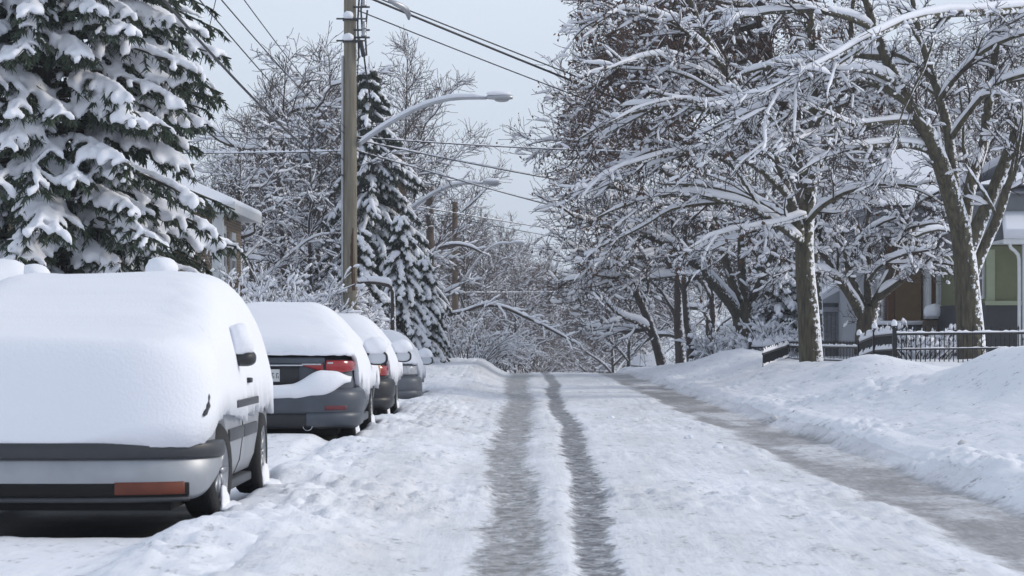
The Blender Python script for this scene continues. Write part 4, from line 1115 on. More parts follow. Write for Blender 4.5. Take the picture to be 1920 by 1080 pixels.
def shell(L, W, prof, edge, taper, off=0.0, n=4.2, m=3.0, NS=110, NA=72, d=0.45, round_top=0.22, lip=0.05, lump=0.0, seed=0, jag=0.0, drip=0.0, p=3.4):
    """blanket over a car: s along the car, a around from one lower edge over the top to the other"""
    s = np.concatenate([np.linspace(0, 1, 26)[:-1] ** 2.2 * 0.5, np.linspace(0.5, L - 0.5, NS), L - np.linspace(1, 0, 26)[1:] ** 2.2 * 0.5])
    so_ = s - 0
    S_ = (s / L) * (L + 2 * off) - off
    Wf = plan_w(s, L, d, None, p) * (W / 2 + off)
    T = np.interp(s, [q[0] for q in prof], [q[1] for q in prof])
    k = np.exp(-np.linspace(-2, 2, 15) ** 2); k /= k.sum()
    sf = np.linspace(-0.6, L + 0.6, 600); Tf = np.interp(sf, [q[0] for q in prof], [q[1] for q in prof])
    Tf = np.convolve(np.pad(Tf, 15, mode='edge'), np.exp(-np.linspace(-2, 2, 31) ** 2) / np.exp(-np.linspace(-2, 2, 31) ** 2).sum(), 'valid')
    T = np.interp(s, sf, Tf[:600])
    e0 = np.clip((round_top - s) / round_top, 0, 1); e1 = np.clip((s - (L - round_top)) / round_top, 0, 1)
    rt_ = (1 - e0 ** 3) ** (1 / 3) * (1 - e1 ** 3) ** (1 / 3)
    tp = np.array([taper(v) for v in s])
    a = np.linspace(0, pi, NA)
    ca, sa = np.cos(a), np.sin(a)
    X = np.sign(ca) * np.abs(ca) ** (2 / n); Zf = np.abs(sa) ** (2 / m)
    SS, AA = np.meshgrid(S_, a, indexing='ij')
    side = np.where(ca > 0, 1.0, -1.0)
    E = np.stack([edge(s, sd1) for sd1 in (1, -1)], 0)
    Eg = np.where(ca[None] > 0, E[0][:, None], E[1][:, None])
    fr = np.clip(np.abs(X)[None] * Wf[:, None] / (W / 2), 0, 1)
    # lower edge: soft scallops and thin drips where it has slid
    if jag or drip:
        u = SS * 1.0 + X[None] * Wf[:, None] * 2.0
        jn = (fbm(u * 2.3, side[None] * 5 + u * 0, 3, seed) - 0.5) * 2 * jag
        dn = np.maximum(vnoise(u * 26, side[None] * 9 + u * 0, seed + 4) - 0.5, 0) * 2 * drip * (vnoise(u * 3, u * 0 + 2, seed + 6))
        Eg = Eg + (jn - dn) * (0.18 + 0.82 * sstep(0.3, 0.7, SS))
    Tg = Eg + np.maximum(T[:, None] - Eg, 0.02) * rt_[:, None]
    Z = Eg + (Tg - Eg) * Zf[None]
    rel = np.clip((Z - 0.80) / 0.75, 0, 1) ** 1.25
    Xg = X[None] * Wf[:, None] * (1 - tp[:, None] * rel)
    if lump:
        q = (fbm(SS * 1.3 + 4, Xg * 1.6 + Z * 0.9, 4, seed + 9) - 0.5) * 2 * lump
        fine = (fbm(SS * 9, Xg * 7 + Z * 9, 3, seed + 19) - 0.5) * 0.012
        Z = Z + (q + fine) * Zf[None] * rt_[:, None]; Xg = Xg * (1 + (q * 0.5 + fine)[...] * 0.7)
    V = np.stack([Xg, SS, Z], -1)
    # inner lip gives the edge its thickness
    def lipv(col):
        v = V[:, col].copy(); v[:, 0] *= (1 - lip / (W / 2)); v[:, 2] += 0.012
        mid = (v[:, 1] - L / 2) / (L / 2); v[:, 1] -= np.sign(mid) * np.abs(mid) ** 8 * lip
        return v
    V = np.concatenate([lipv(0)[:, None], V, lipv(-1)[:, None]], 1)
    r, c = V.shape[:2]
    i = (np.arange(r - 1)[:, None] * c + np.arange(c - 1)[None]).reshape(-1)
    Q = np.stack([i, i + c, i + c + 1, i + 1], 1)
    return V.reshape(-1, 3), [Q]

def body_geo(L, W, prof, zb=0.2, belt=0.92, d=0.45, p=3.4):
    s = np.concatenate([[0.012, 0.04, 0.09, 0.16, 0.26, 0.38], np.linspace(0.5, L - 0.5, 34), L - np.array([0.38, 0.26, 0.16, 0.09, 0.04, 0.012])])
    T = np.interp(s, [q[0] for q in prof], [q[1] for q in prof])
    wf = plan_w(s, L, d, None, p) * W / 2
    rings = []
    for w_, t_, sv in zip(wf, T, s):
        gh = np.clip((t_ - belt) / 0.45, 0, 1)
        wr = w_ * (0.93 - 0.3 * gh)
        zs = np.array([zb, zb, zb + .05, zb + .15, zb + .32, min(.68, t_ - .1), min(belt - .06, t_ - .06), min(belt, t_ - .03), max(t_ - .06, min(belt, t_ - .03) + .005), max(t_ - .012, min(belt, t_ - .03) + .012), t_ + .02])
        xs_ = np.array([0, .8 * w_, .93 * w_, .975 * w_, w_, .995 * w_, .975 * w_, .94 * w_, wr, wr - .1 * w_, 0])
        half = np.stack([xs_, zs], 1)
        ring = np.concatenate([half, half[1:-1][::-1] * np.array([-1, 1])])
        rings.append(np.concatenate([ring[:, :1], np.full((len(ring), 1), sv), ring[:, 1:]], 1))
    R_ = np.array(rings); r, c = R_.shape[:2]
    j = np.arange(c); k = (j + 1) % c
    Q = np.concatenate([np.stack([a * c + j, a * c + k, (a + 1) * c + k, (a + 1) * c + j], 1) for a in range(r - 1)])
    return R_.reshape(-1, 3), [Q, [list(range(c))[::-1], list(range((r - 1) * c, r * c))]]

def boolean_cut(geo, cutter):
    a = bpy.data.objects.new('a', mesh('a', *geo)); b = bpy.data.objects.new('b', mesh('b', *cutter))
    for o in (a, b):
        COL.objects.link(o)
        bm = bmesh.new(); bm.from_mesh(o.data); bmesh.ops.recalc_face_normals(bm, faces=bm.faces[:]); bm.to_mesh(o.data); bm.free()
    md = a.modifiers.new('c', 'BOOLEAN'); md.operation = 'DIFFERENCE'; md.solver = 'EXACT'; md.object = b
    dg = bpy.context.evaluated_depsgraph_get()
    me = bpy.data.meshes.new_from_object(a.evaluated_get(dg))
    for o in (a, b):
        bpy.data.objects.remove(o)
    me.polygons.foreach_set('use_smooth', np.ones(len(me.polygons), bool))
    return me

def wheel(parent, c, r, wd, out, snow=True, seed=0, steer=0.0):
    """c: wheel centre, out = +1 / -1 outer side along X"""
    x0 = c[0]
    ty = lathe([(r * .64, -wd / 2), (r * .9, -wd / 2), (r * .985, -wd * .38), (r, -wd * .2), (r, wd * .2), (r * .985, wd * .38), (r * .9, wd / 2), (r * .64, wd / 2)], 40, 'x', c)
    t = part('wheel', ty, M['rubber'], parent)
    rim = [lathe([(r * .66, wd * .49 * out), (r * .62, wd * .44 * out), (r * .6, wd * .2 * out), (r * .2, wd * .26 * out), (0.001, wd * .3 * out)], 40, 'x', c)]
    for k in range(8):
        a = k * pi / 4
        sp = box(-.012, .012, -.016, .016, r * .12, r * .6)
        V = sp[0]; V = np.stack([V[:, 0] + wd * .38 * out, V[:, 1] * math.cos(a) - V[:, 2] * math.sin(a), V[:, 1] * math.sin(a) + V[:, 2] * math.cos(a)], 1) + np.asarray(c)
        rim.append((V, sp[1]))
    part('rim', join(*rim), M['alloy'], t)
    if steer:
        cc = np.array(c) - OFF[t.name]
        from mathutils import Matrix
        t.data.transform(Matrix.Translation(cc) @ Matrix.Rotation(steer, 4, 'Z') @ Matrix.Translation(-cc)); t.children[0].data.transform(Matrix.Translation(cc) @ Matrix.Rotation(steer, 4, 'Z') @ Matrix.Translation(-cc))
    if snow:
        # snow blown into the wheel and drifted at its foot
        part('wheel_snow', join(blob((x0 + out * wd * .46, c[1] + .12, c[2] - r * .66), (.035, r * .6, r * .36), 10, seed, .3, -1), blob((x0 + out * (wd * .5 + .02), c[1] + .22, c[2] - r * .86), (.10, r * .95, r * .16), 10, seed + 1, .3, -1)), M['snow_car'], t)

class Band:
    """strips wrapped round the rounded end of a car (the end at s = 0)"""
    def __init__(self, W, d, cx, y0, z0, p=3.4):
        self.cx, self.y0, self.z0 = cx, y0, z0
        th = np.linspace(0, pi, 241)
        self.x = W / 2 * np.sign(np.cos(th)) * np.abs(np.cos(th)) ** (2 / p)
        self.y = d * (1 - np.abs(np.sin(th)) ** (2 / p))
        t = np.stack([np.gradient(self.x), np.gradient(self.y)], 1); t = norm(t)
        self.n = np.stack([t[:, 1], -t[:, 0]], 1) * 1.0
        if self.n[120, 1] > 0: self.n = -self.n
    def strip(self, x0, x1, prof, side_y=None, extend=0.0):
        """prof: closed list of (outward offset, z); x range in car coordinates"""
        m = (self.x >= x0) & (self.x <= x1)
        x, y, n = self.x[m], self.y[m], self.n[m]
        if extend:
            if x1 > self.x.max() - 1e-6:
                x = np.concatenate([[self.x.max()], x]); y = np.concatenate([[y[0] + extend], y]); n = np.concatenate([[[1., 0]], n])
            if x0 < self.x.min() + 1e-6:
                x = np.concatenate([x, [self.x.min()]]); y = np.concatenate([y, [y[-1] + extend]]); n = np.concatenate([n, [[-1., 0]]])
        pr = np.array(prof, float); c = len(pr); r = len(x)
        V = np.stack([x[:, None] + n[:, :1] * pr[None, :, 0] + self.cx, y[:, None] + n[:, 1:] * pr[None, :, 0] + self.y0, np.repeat(pr[None, :, 1], r, 0) + self.z0], -1).reshape(-1, 3)
        j = np.arange(c); k = (j + 1) % c
        Q = np.concatenate([np.stack([a * c + j, a * c + k, (a + 1) * c + k, (a + 1) * c + j], 1) for a in range(r - 1)])
        return V, [Q, [list(range(c))[::-1], list(range((r - 1) * c, r * c))]]

def rect(o0, o1, z0, z1, b=0.012):
    return [(o0, z0), (o1 - b, z0), (o1, z0 + b), (o1, z1 - b), (o1 - b, z1), (o0, z1)]

def mirror(parent, c, glass_near, scale=1.0, snow_h=0.10, seed=0):
    """door mirror housing; glass_near: the glass faces the camera (car facing away)"""
    cx, cy, cz = c
    th = np.linspace(0, 2 * pi, 28, endpoint=False)
    ex = 0.115 * scale * np.sign(np.cos(th)) * np.abs(np.cos(th)) ** 0.75; ez = 0.075 * scale * np.sign(np.sin(th)) * np.abs(np.sin(th)) ** 0.75
    ex = ex * (1 - 0.12 * np.sign(ez) * 0)
    dirs = -1 if glass_near else 1
    prof = [(0.80, 0.0), (1.0, 0.0), (1.0, 0.02), (0.97, 0.05), (0.8, 0.09), (0.4, 0.12), (0.02, 0.125)]
    V = np.concatenate([np.stack([cx + ex * k, np.full(28, cy - dirs * (-1) * h * 1.0), cz + ez * k], 1) for k, h in prof]) if not glass_near else np.concatenate([np.stack([cx + ex * k, np.full(28, cy + h), cz + ez * k], 1) for k, h in prof])
    if not glass_near:
        V = np.concatenate([np.stack([cx + ex * k, np.full(28, cy - h), cz + ez * k], 1) for k, h in prof])
    i = np.arange(28); j = (i + 1) % 28
    Q = np.concatenate([np.stack([k * 28 + i, k * 28 + j, (k + 1) * 28 + j, (k + 1) * 28 + i], 1) for k in range(len(prof) - 1)])
    m_ = part('door_mirror', (V, [Q]), M['black_plastic'], parent)
    g = np.concatenate([np.stack([cx + ex * .88, np.full(28, cy + (0.004 if glass_near else -0.004)), cz + ez * .88], 1), [[cx, cy + (0.004 if glass_near else -0.004), cz]]])
    part('mirror_glass', (g, [np.stack([i, j, np.full(28, 28)], 1)]), M['mirror_glass'], m_)
    part('mirror_stalk', box(cx - 0.2 * scale, cx - 0.06 * scale, cy + 0.03, cy + 0.07, cz - 0.05 * scale, cz + 0.0, .01) if True else None, M['black_plastic'], m_)
    part('mirror_snow', blob((cx - 0.025, cy + 0.05 * (1 if glass_near else -1), cz + 0.06 * scale + snow_h * .35), (0.135 * scale, 0.10, snow_h * .75), 12, seed, 0.18, -0.6), M['snow_car'], m_)

def well_cutters(cx, wb, r, W, zc):
    gs = []
    for wy in wb:
        for sd1 in (1, -1):
            x = cx + sd1 * (W / 2 - 0.10)
            gs.append(lathe([(0.001, -.17), (r + .055, -.17), (r + .055, .17), (0.001, .17)], 32, 'x', (x, wy, zc)))
    return join(*gs)

# ---- the silver hatchback facing the camera
def silver_hatch():
    cx, y0, L, W, z0 = -2.80, 14.5, 4.05, 1.86, 0.02
    t = thing('parked_car', 'silver hatchback buried in snow, nearest the camera, front towards us', 'car', (cx, y0 + L / 2, z0), 'snowed-in cars parked along the kerb')
    prof = [(0, .76), (.1, .82), (.9, .94), (1.2, .97), (1.95, 1.32), (2.3, 1.38), (3.3, 1.36), (3.75, 1.1), (3.95, .9), (L, .76)]
    sill = lambda g: (g[0] + np.array([cx, y0, z0]), g[1])
    wr, wz, wy = 0.30, 0.34, (y0 + 0.83, y0 + 3.3)
    me = boolean_cut(sill(body_geo(L, W, prof, d=.5, p=2.7)), well_cutters(cx, wy, wr, W, wz + z0))
    V = np.empty(len(me.vertices) * 3, np.float32); me.vertices.foreach_get('co', V); me.vertices.foreach_set('co', (V.reshape(-1, 3) - OFF[t.name]).reshape(-1).astype(np.float32))
    bd = put('body', me, M['silver'], t)
    # dark underside and wheel wells
    part('underbody', box(cx - .72, cx + .72, y0 + .12, y0 + L - .12, z0 + .14, z0 + .32), M['under'], t, smooth=False)
    b = Band(W, .5, cx, y0, z0, 2.7)
    w2 = W / 2 + 1
    def lift(g_):
        V = g_[0].copy(); k_ = sstep(.42, .18, V[:, 2] - z0) * sstep(.14, .5, V[:, 1] - y0)
        V[:, 2] += .17 * k_; return V, g_[1]
    bp = part('bumper', lift(b.strip(-w2, w2, [(-.06, .20), (.028, .205), (.045, .24), (.05, .34), (.045, .44), (.03, .455), (-.06, .455)])), M['silver'], t)
    part('bumper_strip', b.strip(-w2, w2, [(-.04, .45), (.058, .452), (.068, .47), (.068, .53), (.055, .548), (-.04, .55)]), M['trim_plastic'], bp)
    part('air_intake', b.strip(-.80, .80, rect(.0, .056, .228, .31, .008)), M['under'], bp)
    part('lower_lip', b.strip(-.80, .80, rect(.0, .066, .196, .226, .01)), M['trim_plastic'], bp)
    for sd1 in (1, -1):
        lo, hi = (.40, .775) if sd1 > 0 else (-.775, -.40)
        part('turn_signal', b.strip(lo, hi, rect(.0, .0585, .24, .315, .004)), M['amber'], bp)
        part('headlight', b.strip(*((.42, .80) if sd1 > 0 else (-.80, -.42)), rect(-.02, .035, .62, .76)), M['clear_lens'], t)
        # side moulding, door line, sill
        xs1 = cx + sd1 * W / 2
        for k, (ya, yb) in enumerate(((1.22, 2.02), (2.06, 2.86))):
            part('side_moulding', box(*sorted((xs1 - sd1 * .03, xs1 + sd1 * .014)), y0 + ya, y0 + yb, z0 + .50, z0 + .58, .008), M['trim_plastic'], t)
        part('door_trim', box(*sorted((xs1 - sd1 * .04, xs1 + sd1 * .056)), y0 + 1.3, y0 + 2.55, z0 + .715, z0 + .765, .008), M['trim_plastic'], t)
        part('headlight_edge', tubes(resample([(cx + sd1 * .905, y0 + .16, z0 + .70), (cx + sd1 * .925, y0 + .2, z0 + .75), (cx + sd1 * .93, y0 + .22, z0 + .84)], 7), np.array([.008, .018, .014, .02, .01, .014, .005]), 6), M['trim_plastic'], t)
        part('door_handle', box(*sorted((xs1 - sd1 * .04, xs1 + sd1 * .064)), y0 + 1.98, y0 + 2.10, z0 + .865, z0 + .90, .012), M['black_plastic'], t)
        part('sill', box(*sorted((xs1 - sd1 * .2, xs1 - sd1 * .035)), y0 + 1.22, y0 + 2.9, z0 + .165, z0 + .225, .012), M['trim_plastic'], t)
        part('door_gap', tubes(np.array([[cx + sd1 * W / 2 * f_, y0 + 2.04, z0 + z_] for f_, z_ in ((.93, .25), (.976, .35), (1.0, .52), (.997, .68), (.977, .82))]), np.full(5, .005), 5), M['under'], t)
        for k, q in enumerate(wy):
            wheel(t, (cx + sd1 * (W / 2 - .085), q, z0 + wz), wr, .19, sd1, True, 40 + k, steer=-.12 if k == 0 else 0)
    mirror(t, (cx + W / 2 + 0.055, y0 + 1.62, z0 + 1.035), False, .72, .17, 5)
    mirror(t, (cx - W / 2 - 0.055, y0 + 1.62, z0 + 1.035), False, .72, .17, 6)
    sp = [(0, 1.16), (.12, 1.21), (.5, 1.275), (1.0, 1.38), (1.5, 1.51), (1.9, 1.60), (2.4, 1.64), (3.3, 1.63), (3.7, 1.54), (L, 1.3)]
    def edge(s, side):
        e = .70 + .02 * np.sin(s * 3)
        e = np.where(s < .5, .545 + (e - .545) * sstep(.12, .5, s), e)
        for q in (0.83, 3.3):
            e = np.maximum(e, z0 + wz + np.sqrt(np.maximum((wr + .085) ** 2 - (s - q) ** 2, 0)))
        return e
    g = shell(L, W, sp, edge, lambda v: np.interp(v, [0, .7, 1.9, 3.5, L], [0.02, .05, .15, .18, .2]), off=.05, n=8.0, m=4.6, jag=.02, drip=.13, lump=.028, seed=3, round_top=.12, d=.5, p=3.0)
    part('snow_blanket', sill((g[0] - np.array([0, 0, z0]), g[1])), M['snow_car'], t)
    return t
silver_hatch()

# ---- sedans facing away
def sedan(y0, cx, z0, L, W, paint, label, seed, kind=0, roof=1.42, snow_t=0.14, lamp=True):
    t = thing('parked_car', label, 'car', (cx, y0 + L / 2, z0), 'snowed-in cars parked along the kerb')
    k = roof / 1.42
    prof = [(0, .93 * k), (.12, .97 * k), (.75, 1.03 * k), (1.55, 1.37 * k), (2.0, 1.42 * k), (2.7, 1.38 * k), (3.4, 1.05 * k), (3.6, .98 * k), (L - .3, .8 * k), (L, .7 * k)]
    sill = lambda g: (g[0] + np.array([cx, y0, z0]), g[1])
    wr, wz = .32, .33
    wy = (y0 + .98, y0 + L - .92)
    me = boolean_cut(sill(body_geo(L, W, [(a, b) for a, b in prof], zb=.24, belt=.95 * k)), well_cutters(cx, wy, wr, W, wz + z0))
    V = np.empty(len(me.vertices) * 3, np.float32); me.vertices.foreach_get('co', V); me.vertices.foreach_set('co', (V.reshape(-1, 3) - OFF[t.name]).reshape(-1).astype(np.float32))
    put('body', me, M[paint], t)
    part('underbody', box(cx - .74, cx + .74, y0 + .2, y0 + L - .15, z0 + .14, z0 + .34), M['under'], t, smooth=False)
    b = Band(W, .45, cx, y0, z0)
    w2 = W / 2 + 1
    bp = part('bumper', b.strip(-w2, w2, [(-.05, .36), (.085, .362), (.108, .39), (.116, .44), (.118, .50), (.114, .56), (.095, .60), (.06, .625), (-.05, .63)], extend=.22), M[paint], t)
    part('bumper_skirt', b.strip(-w2, w2, [(-.08, .20), (.03, .205), (.07, .24), (.085, .32), (.085, .37), (-.05, .372)], extend=.16), M['black_plastic'], bp)
    part('bumper_skirt', b.strip(.42, w2, [(-.08, .215), (.05, .22), (.09, .25), (.1, .32), (.1, .38), (-.05, .382)], extend=.18), M[paint], bp)
    part('bumper_skirt', b.strip(-w2, -.42, [(-.08, .215), (.05, .22), (.09, .25), (.1, .32), (.1, .38), (-.05, .382)], extend=.18), M[paint], bp)
    for sd1 in (1, -1):
        rg = lambda a, c: (a, c) if sd1 > 0 else (-c, -a)
        if kind == 0: part('reflector', b.strip(*rg(.60, .79), rect(.06, .118, .40, .455, .008)), M['red_dark'], bp)
        if kind == 0:
            # two-piece wrap-round tail lamp, inner piece tapering inward
            m_ = (b.x >= rg(.31, .62)[0]) & (b.x <= rg(.31, .62)[1])
            inner = b.strip(*rg(.31, .605), rect(.0, .03, .80, .92, .01))
            V = inner[0].copy(); u = np.clip((np.abs(V[:, 0] - cx) - .31) / .30, 0, 1)
            V[:, 2] = z0 + .905 + (V[:, 2] - z0 - .905) * (0.12 + .88 * u)
            il_ = part('tail_lamp', (V, inner[1]), M['red_lens'], t)
            part('lamp_reflector', b.strip(*rg(.38, .59), rect(.0, .034, .872, .902, .006)), M['clear_lens'], il_)
            ou = b.strip(*rg(.625, w2), rect(.0, .03, .795, .925, .012), extend=.05)
            V = ou[0].copy(); u = np.clip((V[:, 1] - y0 - .1) / .4, 0, 1); V[:, 2] = z0 + .885 + (V[:, 2] - z0 - .885) * (1 - .55 * u)
            ol = part('tail_lamp', (V, ou[1]), M['red_lens'], t)
            part('lamp_reflector', b.strip(*rg(.64, .70), rect(.0, .033, .885, .905, .004)), M['clear_lens'], ol)
        elif kind == 1:
            ol = part('tail_lamp', b.strip(*rg(.58, w2), rect(.0, .035, .66, .80, .014), extend=.02), M['red_lens'], t)
            part('lamp_reflector', b.strip(*rg(.60, .80), rect(.0, .04, .69, .83, .014)), M['amber_pale'], ol)
        else:
            part('tail_lamp', b.strip(*rg(.55, w2), rect(.0, .035, .66, .82, .014)), M['clear_lens'], t)
        xs1 = cx + sd1 * W / 2
        part('door_gap', tubes(np.array([[cx + sd1 * W / 2 * f_, y0 + 1.62, z0 + z_] for f_, z_ in ((.93, .29), (.976, .39), (1.0, .56), (.997, .68), (.977, .84))]), np.full(5, .005), 5), M['under'], t)
        part('door_gap', tubes(np.array([[cx + sd1 * W / 2 * f_, y0 + 2.72, z0 + z_] for f_, z_ in ((.93, .29), (.976, .39), (1.0, .56), (.997, .68), (.977, .84))]), np.full(5, .005), 5), M['under'], t)
        for q in (1.75, 2.8):
            part('door_handle', box(*sorted((xs1 - sd1 * .04, xs1 + sd1 * .025)), y0 + q, y0 + q + .16, z0 + .83, z0 + .87, .01), M[paint], t)
        part('sill', box(*sorted((xs1 - sd1 * .2, xs1 - sd1 * .02)), y0 + 1.4, y0 + L - 1.35, z0 + .2, z0 + .29, .015), M[paint], t)
        for kk, q in enumerate(wy):
            wheel(t, (cx + sd1 * (W / 2 - .105), q, z0 + wz), wr, .2, sd1, True, seed + kk)
        mirror(t, (cx + sd1 * (W / 2 + .115), y0 + 2.75, z0 + .93 * k), True, 1.12, .16, seed + 3)
    if kind == 0:
        # lid lip, chrome strip, plate recess and plate
        part('lid_lip', b.strip(-.62, .62, rect(-.02, .045, .885, .955, .015)), M[paint], t)
        part('chrome_strip', b.strip(-.40, .40, rect(-.0, .05, .862, .882, .006)), M['chrome'], t)
        part('plate_recess', b.strip(-.36, .36, rect(-.02, .012, .66, .862, .004)), M['black_plastic'], t)
        yp = y0 - .022
        pl = part('licence_plate', box(cx - .155, cx + .155, yp - .006, yp, z0 + .70, z0 + .83, .002), M['plate'], t, smooth=False)
        for q in range(6):
            xx = cx - .12 + q * .048
            part('plate_mark', join(box(xx, xx + .007, yp - .009, yp - .005, z0 + .735, z0 + .79), box(xx, xx + .024, yp - .009, yp - .005, z0 + .782, z0 + .79), box(xx + .018, xx + .024, yp - .009, yp - .005, z0 + .735, z0 + .762)), M['ink'], pl, smooth=False)
        part('exhaust_tip', lathe([(.045, 0), (.052, 0), (.052, .12), (.04, .12), (.04, .01)], 24, 'y', (cx + .45, y0 - .05, z0 + .235)), M['chrome'], t)
        # the drift lying on the bumper, banked up under the right-hand lamp
        x = np.linspace(-.9, .9, 60); cross = np.linspace(0, 2 * pi, 14, endpoint=False)
        top = .66 + .15 * sstep(.28, .62, x) - .05 * sstep(.76, .9, x) + .02 * np.sin(x * 4)
        bot = .515 + .035 * sstep(.3, .6, x) + .14 * sstep(.62, .9, x)
        ctr = (top + bot) / 2; hh = (top - bot) / 2
        yy = np.interp(np.abs(x), b.x[:121][::-1], b.y[:121][::-1]) - .085
        wy_ = .10 * np.ones_like(x)
        V = np.stack([np.repeat(x[:, None] * .985, 14, 1), yy[:, None] + wy_[:, None] * np.cos(cross)[None] * 0.9, ctr[:, None] + hh[:, None] * np.sin(cross)[None]], -1)
        V += (fbm(V[..., 0] * 5, V[..., 2] * 7 + V[..., 1] * 5, 3, 9) - .5)[..., None] * .025
        V = V.reshape(-1, 3) + np.array([cx, y0, z0])
        j = np.arange(14); q = (j + 1) % 14
        Q = np.concatenate([np.stack([a * 14 + j, a * 14 + q, (a + 1) * 14 + q, (a + 1) * 14 + j], 1) for a in range(59)])
        part('bumper_snow', (V, [Q, [list(range(14)), list(range(59 * 14, 60 * 14))]]), M['snow_car'], t)
    sp = [(0, 1.12 * k), (.12, 1.19 * k), (.55, 1.23 * k), (1.0, 1.32 * k), (1.6, (1.42 + snow_t * .9) * k), (2.1, (1.42 + snow_t) * k), (2.8, (1.38 + snow_t) * k), (3.4, 1.25 * k), (3.8, 1.12 * k), (L - .3, .98 * k), (L, .9 * k)]
    ln_ = .985 if kind == 0 else .90
    def edge(s, side):
        e = (.70 if kind == 0 else .74) - .10 * sstep(.6, 1.2, s) + 0 * s
        e = np.where(s < .75, ln_ * k - (ln_ * k - e) * sstep(.22, .75, s), e)
        for q in (.98, L - .92):
            e = np.maximum(e, wz + np.sqrt(np.maximum((wr + .075) ** 2 - (s - q) ** 2, 0)))
        return e
    g = shell(L, W, sp, edge, lambda v: np.interp(v, [0, .6, 1.7, 2.9, 3.7, L], [0.06, .14, .36, .36, .14, .06]), off=.055, n=5.6, m=3.6, jag=.03, drip=.2, lump=.03, seed=seed, round_top=.2)
    part('snow_blanket', sill(g), M['snow_car'], t)
    return t
sedan(25.8, -2.68, 0.02, 4.7, 1.80, 'grey_paint', 'dark grey sedan with red tail lamps and snow heaped on its bumper', 60, 0, 1.41, .15)
sedan(32.9, -2.70, 0.0, 4.5, 1.76, 'dark_paint', 'black sedan between the dark grey sedan and the pale silver one', 70, 1, 1.38, .14)
sedan(44.3, -2.78, -0.16, 4.4, 1.74, 'pale_paint', 'pale silver car farthest along the row of parked cars', 80, 2, 1.36, .12)

